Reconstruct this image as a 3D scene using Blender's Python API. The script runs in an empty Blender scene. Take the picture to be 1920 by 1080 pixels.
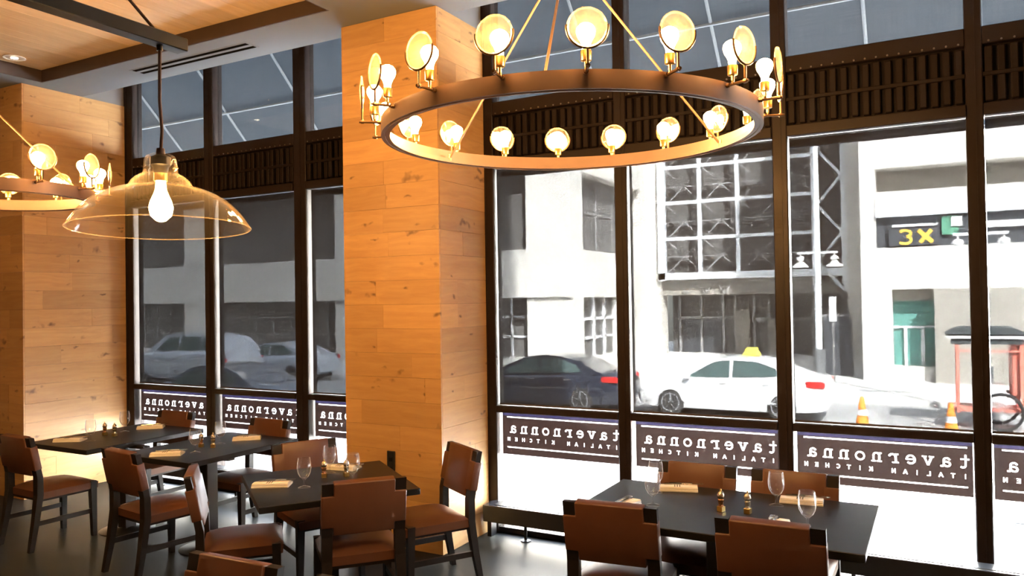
import bpy, bmesh, math, random
from mathutils import Vector, Matrix, geometry
rnd = random.Random(7)
S = bpy.context.scene
COL = S.collection
PI = math.pi

# ------------------------------------------------------------------ camera, world, sun, exposure
cd = bpy.data.cameras.new('camera'); cam = bpy.data.objects.new('camera', cd); COL.objects.link(cam)
cd.sensor_width = 36.0; cd.lens = 1456.3 / 1920 * 36.0; cd.clip_start = 0.05; cd.clip_end = 400
cam.matrix_world = Matrix(((0.87686, 0.020695, 0.480298, 0.0), (0.48049, -0.005313, -0.876984, 0.0),
                           (-0.015598, 0.999772, -0.014603, 1.87), (0, 0, 0, 1)))
S.camera = cam
W = bpy.data.worlds.new('sky'); S.world = W; W.use_nodes = True
wn = W.node_tree.nodes; wl = W.node_tree.links
sky = wn.new('ShaderNodeTexSky'); sky.sky_type = 'NISHITA'; sky.sun_disc = False
sky.sun_elevation = math.radians(43); sky.sun_rotation = math.radians(145); sky.air_density = 1.3; sky.dust_density = 2.5
wn['Background'].inputs['Strength'].default_value = 5.6
haze = wn.new('ShaderNodeHueSaturation'); haze.inputs['Saturation'].default_value = 0.42      # hazy bright sky, camera white-balanced to daylight
wl.new(sky.outputs[0], haze.inputs['Color']); wl.new(haze.outputs[0], wn['Background'].inputs['Color'])
sl = bpy.data.lights.new('sun', 'SUN'); sl.energy = 150; sl.angle = math.radians(0.6); sl.color = (1.0, 0.95, 0.88)
sun = bpy.data.objects.new('sun', sl); COL.objects.link(sun); sun.location = (10, -20, 40)
sun.rotation_euler = Vector((-0.45, 0.65, -0.75)).to_track_quat('-Z', 'Y').to_euler()
S.view_settings.view_transform = 'Standard'; S.view_settings.look = 'None'
S.view_settings.gamma = 1; S.view_settings.use_curve_mapping = False
S.view_settings.exposure = 1.25
cy = S.cycles
cy.max_bounces = 10; cy.diffuse_bounces = 4; cy.glossy_bounces = 4; cy.transparent_max_bounces = 24
cy.transmission_bounces = 6; cy.sample_clamp_indirect = 60; cy.caustics_reflective = False; cy.caustics_refractive = False
BULB_POWER = 170.0
BULB_COL = (1.0, 0.54, 0.18)
DOWN_POWER = 6.0

# ------------------------------------------------------------------ helpers
def tag(o, label=None, cat=None, group=None, kind=None):
    if label: o['label'] = label
    if cat: o['category'] = cat
    if group: o['group'] = group
    if kind: o['kind'] = kind
    return o

def empty(name, loc=(0, 0, 0), rz=0.0, parent=None):
    o = bpy.data.objects.new(name, None); COL.objects.link(o)
    o.location = loc; o.rotation_euler = (0, 0, rz); o.empty_display_size = 0.1
    if parent: o.parent = parent
    return o

def mesh_obj(name, me, parent=None, loc=(0, 0, 0), rot=(0, 0, 0), scale=None):
    o = bpy.data.objects.new(name, me); COL.objects.link(o)
    o.location = loc; o.rotation_euler = rot
    if scale: o.scale = scale
    if parent: o.parent = parent
    return o

class MB:
    def __init__(s): s.bm = bmesh.new()
    def box(s, x0, x1, y0, y1, z0, z1, bev=0.0, seg=1, M=None):
        t = bmesh.new(); bmesh.ops.create_cube(t, size=1.0)
        for v in t.verts:
            v.co = Vector((x0 + (v.co.x + .5) * (x1 - x0), y0 + (v.co.y + .5) * (y1 - y0), z0 + (v.co.z + .5) * (z1 - z0)))
        if bev > 0: bmesh.ops.bevel(t, geom=t.edges[:], offset=bev, segments=seg, affect='EDGES', profile=0.5)
        if M: bmesh.ops.transform(t, matrix=M, verts=t.verts)
        s.add(t); return s
    def add(s, t):
        me = bpy.data.meshes.new('tmp'); t.to_mesh(me); t.free(); s.bm.from_mesh(me); bpy.data.meshes.remove(me)
    def tube(s, pts, r, n=8, cap=True, closed=False):
        pts = [Vector(p) for p in pts]; t = bmesh.new(); rings = []
        N = len(pts)
        ref = None
        for i, p in enumerate(pts):
            if closed: d = (pts[(i + 1) % N] - pts[i - 1]).normalized()
            else: d = (pts[min(i + 1, N - 1)] - pts[max(i - 1, 0)]).normalized()
            if ref is None:
                ref = Vector((0, 0, 1)) if abs(d.z) < .9 else Vector((1, 0, 0))
            a = d.cross(ref)
            if a.length < 1e-4: a = d.cross(Vector((0, 1, 0)))
            a.normalize(); b = a.cross(d).normalized(); ref = b
            rr = r[i] if isinstance(r, (list, tuple)) else r
            rings.append([t.verts.new(p + (a * math.cos(2 * PI * k / n) + b * math.sin(2 * PI * k / n)) * rr) for k in range(n)])
        M = N if closed else N - 1
        for i in range(M):
            A = rings[i]; B = rings[(i + 1) % N]
            for k in range(n): t.faces.new((A[k], A[(k + 1) % n], B[(k + 1) % n], B[k]))
        if cap and not closed:
            t.faces.new(rings[0][::-1]); t.faces.new(rings[-1])
        bmesh.ops.recalc_face_normals(t, faces=t.faces)
        s.add(t); return s
    def sweep(s, secs):
        """secs: list of 4-corner rings -> prism"""
        t = bmesh.new(); R = [[t.verts.new(Vector(p)) for p in q] for q in secs]; n = len(secs[0])
        for i in range(len(R) - 1):
            for k in range(n): t.faces.new((R[i][k], R[i][(k + 1) % n], R[i + 1][(k + 1) % n], R[i + 1][k]))
        t.faces.new(R[0][::-1]); t.faces.new(R[-1])
        bmesh.ops.recalc_face_normals(t, faces=t.faces); s.add(t); return s
    def lathe(s, prof, n=24, M=None, closed=False):
        t = bmesh.new(); R = []
        for r, z in prof:
            if r < 1e-5: R.append([t.verts.new((0, 0, z))])
            else: R.append([t.verts.new((r * math.cos(2 * PI * k / n), r * math.sin(2 * PI * k / n), z)) for k in range(n)])
        idx = list(range(len(R) - 1)) + ([len(R) - 1] if closed else [])
        for i in idx:
            A = R[i]; B = R[(i + 1) % len(R)]
            for k in range(n):
                a = A[k % len(A)]; b = A[(k + 1) % n % len(A)]; c = B[(k + 1) % n % len(B)]; d = B[k % len(B)]
                q = []
                for v in (a, b, c, d):
                    if v not in q: q.append(v)
                if len(q) > 2:
                    try: t.faces.new(q)
                    except ValueError: pass
        bmesh.ops.recalc_face_normals(t, faces=t.faces)
        if M: bmesh.ops.transform(t, matrix=M, verts=t.verts)
        s.add(t); return s
    def prism(s, poly, y0, y1, axis='y', bev=0.0, seg=1, M=None):
        """polygon in (x,z) extruded along y (axis y) or in (y,z) along x, or (x,y) along z"""
        def P(a, b, c): return {'y': (a, c, b), 'x': (c, a, b), 'z': (a, b, c)}[axis]
        t = bmesh.new()
        A = [t.verts.new(P(a, b, y0)) for a, b in poly]; B = [t.verts.new(P(a, b, y1)) for a, b in poly]; n = len(A)
        t.faces.new(A); t.faces.new(B[::-1])
        for k in range(n): t.faces.new((A[k], A[(k + 1) % n], B[(k + 1) % n], B[k]))
        bmesh.ops.recalc_face_normals(t, faces=t.faces)
        if bev > 0: bmesh.ops.bevel(t, geom=t.edges[:], offset=bev, segments=seg, affect='EDGES', profile=0.5)
        if M: bmesh.ops.transform(t, matrix=M, verts=t.verts)
        s.add(t); return s
    def mesh(s, name, mat, smooth=False, angle=40):
        me = bpy.data.meshes.new(name); s.bm.to_mesh(me); s.bm.free()
        if mat: me.materials.append(mat)
        if smooth:
            for p in me.polygons: p.use_smooth = True
            try: me.set_sharp_from_angle(angle=math.radians(angle))
            except Exception: pass
        return me
    def build(s, name, mat, parent=None, smooth=False, loc=(0, 0, 0), rot=(0, 0, 0), angle=40):
        return mesh_obj(name, s.mesh(name, mat, smooth, angle), parent, loc, rot)

def kids(o): return list(o.children)
def copy_tree(o, parent=None):
    c = o.copy(); COL.objects.link(c)
    if parent: c.parent = parent
    for k in kids(o): copy_tree(k, c)
    return c

def seg_box(b, p, q, w, h):
    """rectangular bar from p to q"""
    p = Vector(p); q = Vector(q); d = (q - p).normalized()
    up = Vector((0, 0, 1)) if abs(d.z) < .95 else Vector((0, 1, 0))
    a = d.cross(up).normalized() * w / 2; c = a.cross(d).normalized() * h / 2
    b.sweep([[p + a + c, p - a + c, p - a - c, p + a - c], [q + a + c, q - a + c, q - a - c, q + a - c]])
    return b

# ------------------------------------------------------------------ materials
def mat(name):
    m = bpy.data.materials.new(name); m.use_nodes = True
    nt = m.node_tree; bs = nt.nodes.get('Principled BSDF'); return m, nt, bs

def pbr(name, col, rough=.5, metal=0.0, noise=0.0, nscale=20.0, bump=0.0, coat=0.0, spec=.5):
    m, nt, b = mat(name); N = nt.nodes; L = nt.links
    b.inputs['Base Color'].default_value = (*col, 1); b.inputs['Roughness'].default_value = rough
    b.inputs['Metallic'].default_value = metal; b.inputs['Coat Weight'].default_value = coat
    b.inputs['Specular IOR Level'].default_value = spec
    if noise or bump:
        tc = N.new('ShaderNodeTexCoord'); nz = N.new('ShaderNodeTexNoise'); nz.inputs['Scale'].default_value = nscale
        nz.inputs['Detail'].default_value = 4; L.new(tc.outputs['Object'], nz.inputs['Vector'])
        if noise:
            mx = N.new('ShaderNodeMix'); mx.data_type = 'RGBA'
            mx.inputs['A'].default_value = (*[c * (1 - noise) for c in col], 1)
            mx.inputs['B'].default_value = (*[min(1, c * (1 + noise)) for c in col], 1)
            L.new(nz.outputs['Fac'], mx.inputs['Factor']); L.new(mx.outputs['Result'], b.inputs['Base Color'])
        if bump:
            bp = N.new('ShaderNodeBump'); bp.inputs['Strength'].default_value = bump; bp.inputs['Distance'].default_value = .003
            L.new(nz.outputs['Fac'], bp.inputs['Height']); L.new(bp.outputs['Normal'], b.inputs['Normal'])
    return m

def emit(name, col, power):
    m = bpy.data.materials.new(name); m.use_nodes = True; nt = m.node_tree; nt.nodes.clear()
    e = nt.nodes.new('ShaderNodeEmission'); o = nt.nodes.new('ShaderNodeOutputMaterial')
    e.inputs['Color'].default_value = (*col, 1); e.inputs['Strength'].default_value = power
    nt.links.new(e.outputs[0], o.inputs['Surface']); return m

def thin_glass(name, tint=(1, 1, 1), edge=.35, haze=0.0, rimlight=0.0, hazecol=(1, .8, .5), trans_lum=.0, ior=1.45):
    """thin clear glass: transparent + fresnel gloss (+ slight dust haze; rimlight paints bright edges on)"""
    m = bpy.data.materials.new(name); m.use_nodes = True; nt = m.node_tree; N = nt.nodes; L = nt.links; N.clear()
    o = N.new('ShaderNodeOutputMaterial'); tr = N.new('ShaderNodeBsdfTransparent'); tr.inputs[0].default_value = (*tint, 1)
    gl = N.new('ShaderNodeBsdfGlossy'); gl.inputs['Roughness'].default_value = .03
    fr = N.new('ShaderNodeLayerWeight'); p5 = N.new('ShaderNodeMath'); p5.operation = 'POWER'; p5.inputs[1].default_value = 4.5
    L.new(fr.outputs['Facing'], p5.inputs[0]); sch = N.new('ShaderNodeMath'); sch.operation = 'MULTIPLY_ADD'
    sch.inputs[1].default_value = edge; sch.inputs[2].default_value = .035; L.new(p5.outputs[0], sch.inputs[0])
    mx = N.new('ShaderNodeMixShader'); L.new(sch.outputs[0], mx.inputs[0])
    L.new(tr.outputs[0], mx.inputs[1]); L.new(gl.outputs[0], mx.inputs[2]); out = mx
    if haze > 0:
        tl = N.new('ShaderNodeBsdfTranslucent'); tl.inputs[0].default_value = (*hazecol, 1)
        df = N.new('ShaderNodeBsdfDiffuse'); df.inputs[0].default_value = (*hazecol, 1)
        ad = N.new('ShaderNodeMixShader'); ad.inputs[0].default_value = .5
        L.new(tl.outputs[0], ad.inputs[1]); L.new(df.outputs[0], ad.inputs[2])
        m2 = N.new('ShaderNodeMixShader'); m2.inputs[0].default_value = haze
        if rimlight:
            lw = N.new('ShaderNodeLayerWeight'); pw = N.new('ShaderNodeMath'); pw.operation = 'POWER'; pw.inputs[1].default_value = 4
            L.new(lw.outputs['Facing'], pw.inputs[0]); ml = N.new('ShaderNodeMath'); ml.operation = 'MULTIPLY_ADD'
            ml.inputs[1].default_value = rimlight; ml.inputs[2].default_value = haze
            L.new(pw.outputs[0], ml.inputs[0]); L.new(ml.outputs[0], m2.inputs[0])
        L.new(out.outputs[0], m2.inputs[1]); L.new(ad.outputs[0], m2.inputs[2]); out = m2
    L.new(out.outputs[0], o.inputs['Surface']); return m

def film(name, trans, transl, diff, wt, wl_, weave=0.0):
    """thin sheet: transparent (openness) + translucent + diffuse; wt, wl_ mix weights"""
    m = bpy.data.materials.new(name); m.use_nodes = True; nt = m.node_tree; N = nt.nodes; L = nt.links; N.clear()
    o = N.new('ShaderNodeOutputMaterial'); tr = N.new('ShaderNodeBsdfTransparent'); tr.inputs[0].default_value = (*[c * wt for c in trans], 1)
    tl = N.new('ShaderNodeBsdfTranslucent'); tl.inputs[0].default_value = (*[c * (1 - wt) * wl_ for c in transl], 1)
    df = N.new('ShaderNodeBsdfDiffuse'); df.inputs[0].default_value = (*[c * (1 - wt) * (1 - wl_) for c in diff], 1)
    a = N.new('ShaderNodeAddShader'); L.new(df.outputs[0], a.inputs[0]); L.new(tl.outputs[0], a.inputs[1])
    b = N.new('ShaderNodeAddShader'); L.new(a.outputs[0], b.inputs[0]); L.new(tr.outputs[0], b.inputs[1])
    if weave > 0:      # woven screen: openness varies a little thread by thread
        tc = N.new('ShaderNodeTexCoord'); tot = None
        for sc in ((330, 1, 4), (4, 1, 330)):
            mm = N.new('ShaderNodeMapping'); mm.inputs['Scale'].default_value = sc; L.new(tc.outputs['Object'], mm.inputs[0])
            nz = N.new('ShaderNodeTexNoise'); nz.inputs['Scale'].default_value = 1; nz.inputs['Detail'].default_value = 1
            L.new(mm.outputs[0], nz.inputs['Vector'])
            if tot is None: tot = nz.outputs['Fac']
            else:
                ad = N.new('ShaderNodeMath'); ad.operation = 'ADD'; L.new(tot, ad.inputs[0]); L.new(nz.outputs['Fac'], ad.inputs[1]); tot = ad.outputs[0]
        mr = N.new('ShaderNodeMapRange'); mr.inputs['From Min'].default_value = .6; mr.inputs['From Max'].default_value = 1.4
        mr.inputs['To Min'].default_value = 1 - weave; mr.inputs['To Max'].default_value = 1 + weave
        L.new(tot, mr.inputs['Value'])
        sc_ = N.new('ShaderNodeVectorMath'); sc_.operation = 'SCALE'; sc_.inputs[0].default_value = [c * wt for c in trans]
        L.new(mr.outputs[0], sc_.inputs['Scale']); L.new(sc_.outputs[0], tr.inputs[0])
    L.new(b.outputs[0], o.inputs['Surface']); return m

def wood_clad(name, c_lo, c_hi, c_knot, grain=(2.0, 2.0, 26.0), rough=.45, knots=True):
    m, nt, b = mat(name); N = nt.nodes; L = nt.links
    g = N.new('ShaderNodeNewGeometry'); oi = N.new('ShaderNodeObjectInfo')
    # every board gets its own stretch of grain
    mul = N.new('ShaderNodeVectorMath'); mul.operation = 'SCALE'; mul.inputs['Scale'].default_value = 37.0
    cmb = N.new('ShaderNodeCombineXYZ'); L.new(oi.outputs['Random'], cmb.inputs[0]); L.new(oi.outputs['Random'], cmb.inputs[1])
    L.new(cmb.outputs[0], mul.inputs[0])
    add = N.new('ShaderNodeVectorMath'); add.operation = 'ADD'; L.new(g.outputs['Position'], add.inputs[0]); L.new(mul.outputs[0], add.inputs[1])
    mp = N.new('ShaderNodeMapping'); mp.inputs['Scale'].default_value = grain; L.new(add.outputs[0], mp.inputs[0])
    warp = N.new('ShaderNodeTexNoise'); warp.inputs['Scale'].default_value = 2.2; warp.inputs['Detail'].default_value = 2
    L.new(add.outputs[0], warp.inputs['Vector'])
    wv = N.new('ShaderNodeVectorMath'); wv.operation = 'SCALE'; wv.inputs['Scale'].default_value = 2.2
    L.new(warp.outputs['Color'], wv.inputs[0])
    ad2 = N.new('ShaderNodeVectorMath'); ad2.operation = 'ADD'; L.new(mp.outputs[0], ad2.inputs[0]); L.new(wv.outputs[0], ad2.inputs[1])
    nz = N.new('ShaderNodeTexNoise'); nz.inputs['Scale'].default_value = 1.0; nz.inputs['Detail'].default_value = 5; nz.inputs['Roughness'].default_value = .6
    L.new(ad2.outputs[0], nz.inputs['Vector'])
    r1 = N.new('ShaderNodeMapRange'); r1.inputs['From Min'].default_value = .3; r1.inputs['From Max'].default_value = .72
    L.new(nz.outputs['Fac'], r1.inputs['Value'])
    mx = N.new('ShaderNodeMix'); mx.data_type = 'RGBA'; mx.inputs['A'].default_value = (*c_hi, 1); mx.inputs['B'].default_value = (*c_lo, 1)
    L.new(r1.outputs[0], mx.inputs['Factor'])
    hv = N.new('ShaderNodeHueSaturation'); L.new(mx.outputs['Result'], hv.inputs['Color'])
    mr = N.new('ShaderNodeMapRange'); mr.inputs['To Min'].default_value = .84; mr.inputs['To Max'].default_value = 1.12
    L.new(oi.outputs['Random'], mr.inputs['Value']); L.new(mr.outputs[0], hv.inputs['Value'])
    col = hv.outputs['Color']
    if knots:
        for sc, th, seedv in (((1.9, 1.9, 5.6), .19, 3.0), ((3.6, 3.6, 9.5), .15, 11.0)):
            km = N.new('ShaderNodeMapping'); km.inputs['Scale'].default_value = sc; km.inputs['Location'].default_value = (seedv, seedv * 2, seedv)
            L.new(add.outputs[0], km.inputs[0])
            w2 = N.new('ShaderNodeVectorMath'); w2.operation = 'SCALE'; w2.inputs['Scale'].default_value = .8
            wn2 = N.new('ShaderNodeTexNoise'); wn2.inputs['Scale'].default_value = 9; L.new(add.outputs[0], wn2.inputs['Vector']); L.new(wn2.outputs['Color'], w2.inputs[0])
            a3 = N.new('ShaderNodeVectorMath'); a3.operation = 'ADD'; L.new(km.outputs[0], a3.inputs[0]); L.new(w2.outputs[0], a3.inputs[1])
            vo = N.new('ShaderNodeTexVoronoi'); vo.inputs['Scale'].default_value = 1.0; L.new(a3.outputs[0], vo.inputs['Vector'])
            kr = N.new('ShaderNodeMapRange'); kr.inputs['From Min'].default_value = th * .25; kr.inputs['From Max'].default_value = th
            kr.inputs['To Min'].default_value = .8; kr.inputs['To Max'].default_value = 0.0
            L.new(vo.outputs['Distance'], kr.inputs['Value'])
            sel = N.new('ShaderNodeSeparateColor'); L.new(vo.outputs['Color'], sel.inputs[0])
            gt = N.new('ShaderNodeMath'); gt.operation = 'GREATER_THAN'; gt.inputs[1].default_value = .30; L.new(sel.outputs[0], gt.inputs[0])
            ml = N.new('ShaderNodeMath'); ml.operation = 'MULTIPLY'; L.new(kr.outputs[0], ml.inputs[0]); L.new(gt.outputs[0], ml.inputs[1])
            km2 = N.new('ShaderNodeMix'); km2.data_type = 'RGBA'; L.new(ml.outputs[0], km2.inputs['Factor'])
            L.new(col, km2.inputs['A']); km2.inputs['B'].default_value = (*c_knot, 1); col = km2.outputs['Result']
    L.new(col, b.inputs['Base Color']); b.inputs['Roughness'].default_value = rough
    bp = N.new('ShaderNodeBump'); bp.inputs['Strength'].default_value = .15; bp.inputs['Distance'].default_value = .002
    L.new(nz.outputs['Fac'], bp.inputs['Height']); L.new(bp.outputs['Normal'], b.inputs['Normal'])
    return m

M = {}
M['clad'] = wood_clad('knotty_board', (.50, .275, .105), (.61, .36, .14), (.10, .045, .02))
M['ceil_wood'] = wood_clad('ceiling_board', (.66, .46, .26), (.76, .56, .34), (.3, .15, .06), grain=(26, 2.0, 2.0), knots=False)
M['core'] = pbr('board_backing', (.05, .03, .02), .9)
M['drywall'] = pbr('grey_paint', (.17, .18, .19), .8, noise=.03, nscale=3)
M['drywall_dark'] = pbr('dark_grey_paint', (.20, .19, .18), .8, noise=.03, nscale=3)
M['trim'] = pbr('dark_stained_trim', (.045, .028, .022), .55, noise=.2, nscale=8)
M['backwall'] = pbr('warm_plaster', (.42, .33, .25), .9, noise=.05, nscale=2)
M['bronze'] = pbr('dark_bronze_frame', (.018, .011, .009), .4, metal=.2, noise=.1, nscale=15, spec=.3)
M['louver'] = pbr('louver_metal', (.012, .007, .0055), .55, metal=.1, noise=.2, nscale=30, spec=.2)
M['bolt'] = pbr('bolt_metal', (.30, .26, .22), .3, metal=.9)
M['darkwood'] = pbr('espresso_wood', (.013, .009, .008), .42, noise=.3, nscale=14, bump=.1, spec=.3)
M['table'] = pbr('table_top_wood', (.013, .0125, .0135), .36, noise=.3, nscale=9, bump=.08, spec=.16)
M['leather'] = pbr('brown_leather', (.110, .042, .021), .36, noise=.22, nscale=7, bump=.25)
M['blackmetal'] = pbr('black_metal', (.015, .015, .016), .35, metal=.6)
M['radiator'] = pbr('radiator_enamel', (.03, .03, .034), .25, metal=.2)
M['grille'] = pbr('radiator_grille', (.05, .055, .06), .3, metal=.6)
M['ring'] = pbr('aged_bronze', (.16, .095, .065), .42, metal=.55, noise=.15, nscale=12)
M['brass'] = pbr('brass', (.55, .36, .12), .28, metal=.95)
M['brass_dark'] = pbr('dark_brass', (.16, .085, .04), .35, metal=.85)
M['cable'] = pbr('copper_cable', (.42, .25, .14), .4, metal=.8)
M['cord'] = pbr('brown_fabric_cord', (.05, .02, .015), .8)
M['socket_black'] = pbr('black_socket', (.012, .012, .012), .45)
M['bulb'] = emit('lit_bulb', BULB_COL, BULB_POWER)
M['white_glow'] = emit('downlight_lamp', (1.0, .72, .42), 40)
M['slot_black'] = pbr('matt_black_slot', (.008, .008, .008), 1.0, spec=0.0)
M['reflector'] = pbr('downlight_reflector', (.75, .72, .68), .3, metal=.6)
M['cloth'] = pbr('cream_napkin', (.88, .84, .77), .9, noise=.06, nscale=60, bump=.2)
M['stripe'] = pbr('brown_stripe_cloth', (.10, .07, .06), .9)
M['steel'] = pbr('polished_steel', (.62, .58, .52), .18, metal=1.0)
M['copper'] = pbr('copper_body', (.45, .22, .10), .25, metal=.9)
M['silver'] = pbr('silver_dome', (.62, .55, .42), .22, metal=.95)
M['lens'] = thin_glass('frosted_lens', (1, .95, .88), .4, haze=.022, hazecol=(1, .92, .80))
M['lens_rim'] = thin_glass('lens_rim_glass', (1, .93, .8), .35, haze=.12, hazecol=(1, .88, .66))
M['shadeglass'] = thin_glass('pendant_glass', (.985, .96, .92), .5, haze=.0045, rimlight=.04, hazecol=(1, .85, .6))  # warm tint puts the bulb's light into the glass colour
M['goblet'] = thin_glass('goblet_glass', (.98, .98, .98), .65, haze=.015, rimlight=.6, hazecol=(1, 1, 1))  # rimlight: white edges painted in place of bright rim reflections
M['pane'] = thin_glass('window_glass', (.97, .98, .98), .5)
M['shade'] = film('roller_shade_mesh', (.96, .98, 1.0), (.004, .0038, .0037), (.05, .047, .044), .140, .55, weave=.07)
M['shade_hi'] = film('upper_shade_mesh', (.94, .97, 1.0), (.03, .03, .03), (.05, .047, .044), .80, .55, weave=.04)
M['decal'] = film('brown_window_film', (1, .9, .85), (.0044, .0024, .0020), (.05, .028, .022), .0014, .72)
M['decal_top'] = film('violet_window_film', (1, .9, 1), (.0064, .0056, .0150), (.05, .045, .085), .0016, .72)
M['letter'] = film('frosted_letter_film', (1, 1, 1), (.7, .69, .69), (.8, .79, .77), .2, .6)
M['hem'] = pbr('shade_hem_bar', (.05, .035, .03), .5)
# outdoors
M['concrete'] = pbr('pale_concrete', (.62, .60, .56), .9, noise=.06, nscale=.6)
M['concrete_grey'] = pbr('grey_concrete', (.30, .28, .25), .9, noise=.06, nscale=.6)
M['sidewalk'] = pbr('sidewalk_concrete', (.66, .65, .62), .9, noise=.08, nscale=1.5)
M['asphalt'] = pbr('pale_asphalt', (.36, .36, .36), .9, noise=.12, nscale=3)
M['darkglass'] = pbr('dark_window_glass', (.13, .126, .124), .25, spec=.25)
M['teal'] = pbr('teal_door_glass', (.12, .30, .27), .25)
M['white_metal'] = pbr('white_painted_steel', (.78, .82, .86), .4)
M['grey_metal'] = pbr('grey_steel', (.30, .30, .30), .5)
M['muntin'] = pbr('white_muntin', (.70, .72, .74), .5)
M['amber'] = emit('amber_display', (1.0, .62, .12), 45)
M['sign_dark'] = pbr('dark_sign_panel', (.06, .065, .075), .4)
M['sign_green'] = pbr('green_sign_panel', (.10, .30, .20), .5)
M['white_plastic'] = pbr('white_plastic', (.85, .85, .84), .4)
M['car_dark'] = pbr('navy_car_paint', (.020, .026, .042), .2, coat=.8)
M['car_white'] = pbr('white_car_paint', (.80, .80, .80), .25, coat=.6)
M['car_silver'] = pbr('silver_car_paint', (.42, .46, .52), .25, coat=.7)
M['car_blue'] = pbr('blue_grey_car_paint', (.13, .16, .21), .22, coat=.8)
M['car_glass'] = pbr('car_window_glass', (.07, .11, .11), .08, spec=.8)
M['tyre'] = pbr('tyre_rubber', (.03, .03, .03), .8)
M['rim'] = pbr('alloy_rim', (.55, .56, .58), .3, metal=.8)
M['tail'] = pbr('red_tail_light', (.65, .03, .03), .25)
M['taxi_sign'] = pbr('yellow_plastic', (.85, .70, .10), .5)
M['orange'] = pbr('orange_cone_plastic', (.95, .28, .03), .6)
M['red'] = pbr('red_painted_steel', (.70, .22, .17), .5)
M['canopy'] = pbr('dark_canopy_fabric', (.05, .06, .065), .8)
M['awning'] = film('grey_awning_fabric', (1, 1, 1), (.070, .078, .087), (.13, .14, .15), .004, .6)
M['awning_tube'] = pbr('awning_tube', (.20, .21, .22), .5)
M['slate_metal'] = pbr('slate_planter', (.12, .125, .13), .6)

def floor_mat():
    m, nt, b = mat('polished_concrete'); N = nt.nodes; L = nt.links; b.inputs['Specular IOR Level'].default_value = .05
    g = N.new('ShaderNodeNewGeometry')
    n1 = N.new('ShaderNodeTexNoise'); n1.inputs['Scale'].default_value = .9; n1.inputs['Detail'].default_value = 3; n1.inputs['Roughness'].default_value = .5
    L.new(g.outputs['Position'], n1.inputs['Vector'])
    mx = N.new('ShaderNodeMix'); mx.data_type = 'RGBA'; mx.inputs['A'].default_value = (.017, .0185, .0185, 1); mx.inputs['B'].default_value = (.028, .0305, .030, 1)
    L.new(n1.outputs['Fac'], mx.inputs['Factor']); L.new(mx.outputs['Result'], b.inputs['Base Color'])
    mr = N.new('ShaderNodeMapRange'); mr.inputs['To Min'].default_value = .36; mr.inputs['To Max'].default_value = .42
    n2 = N.new('ShaderNodeTexNoise'); n2.inputs['Scale'].default_value = 1.5; n2.inputs['Detail'].default_value = 2; L.new(g.outputs['Position'], n2.inputs['Vector'])
    L.new(n2.outputs['Fac'], mr.inputs['Value']); L.new(mr.outputs[0], b.inputs['Roughness'])
    return m
M['floor'] = floor_mat()

# ------------------------------------------------------------------ room shell
YW = 5.431          # inner face of the window frames
ZS = 4.057          # soffit underside
ZT = 4.175          # wooden tray ceiling underside
XL, XR, YB = -9.4, 3.2, -3.4
o = MB().box(XL - .2, XR + .2, YB - .2, 5.56, -.2, 0).build('floor', M['floor'])
tag(o, 'polished grey concrete floor of the dining room', 'floor', kind='structure')
o = MB().box(XL - .2, XL, YB - .2, 5.56, 0, 4.8).build('wall_left', M['backwall'])
tag(o, 'plain warm plaster wall beyond the left wooden column', 'wall', kind='structure')
o = MB().box(XR, XR + .2, YB - .2, 5.56, 0, 4.8).build('wall_right', M['backwall'])
tag(o, 'plain warm plaster wall at the right end of the room', 'wall', kind='structure')
o = MB().box(XL, XR, YB - .2, YB, 0, 4.8).build('wall_back', M['backwall'])
tag(o, 'plain warm plaster wall behind the viewer', 'wall', kind='structure')

TX0, TX1, TY0, TY1 = -7.632, -3.957, -1.5, 4.44
TRAY2 = (-2.6, 2.4)
ceil = tag(empty('ceiling', (0, 0, ZS)), 'grey soffit ceiling with a recessed tray of wooden boards', 'ceiling', kind='structure')
b = MB()
for x0, x1, y0, y1 in ((XL, TX0, YB, 4.95), (TX0, TX1, TY1, 4.95), (TX0, TX1, YB, TY0), (TX1, XR, YB, 4.95)):
    b.box(x0, x1, y0, y1, 0, .13)
b.build('soffit', M['drywall'], ceil)
b = MB(); b.box(XL, XR, 4.90, 4.95, .13, .60); b.box(XL, XR, 4.90, 5.6, .60, .72); b.box(XL, XR, YB, 4.95, .16, .72)
b.build('window_pocket', M['drywall_dark'], ceil)
b = MB()      # dark vertical lining of the tray
b.box(TX0, TX1, TY1 - .012, TY1 - .001, .0015, .118); b.box(TX0, TX1, TY0 + .001, TY0 + .012, .0015, .118)
b.box(TX0 + .001, TX0 + .012, TY0, TY1, .0015, .118); b.box(TX1 - .012, TX1 - .001, TY0, TY1, .0015, .118)
b.build('tray_lining', M['trim'], ceil)
unit = MB().box(-.5, .5, -.5, .5, -.5, .5).mesh('board', M['ceil_wood'])
nb = 24; bw = (TX1 - TX0 - .026) / nb
for i in range(nb):
    cut = rnd.uniform(.5, 3.6); segs = [TY0 + .013, cut, cut + rnd.uniform(-1.6, -1.0) if False else TY1 - .013]
    for a, c in zip(segs[:-1], segs[1:]):
        mesh_obj('board', unit, ceil, (TX0 + .013 + (i + .5) * bw, (a + c) / 2, .128 + rnd.uniform(-.0006, .0006)), scale=(bw - .002, c - a - .002, .02))
# linear slot diffuser in the soffit
v = tag(empty('air_vent', (-5.79, 4.69, ZS)), 'long twin-slot air diffuser set into the grey soffit', 'vent')
b = MB(); b.box(-.76, .76, -.075, .075, -.003, .002); b.build('plate', M['drywall'], v)
for dy in (-.04, .042):
    MB().box(-.74, .74, dy - .02, dy + .02, -.0045, -.001).build('slot', M['slot_black'], v)

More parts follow.
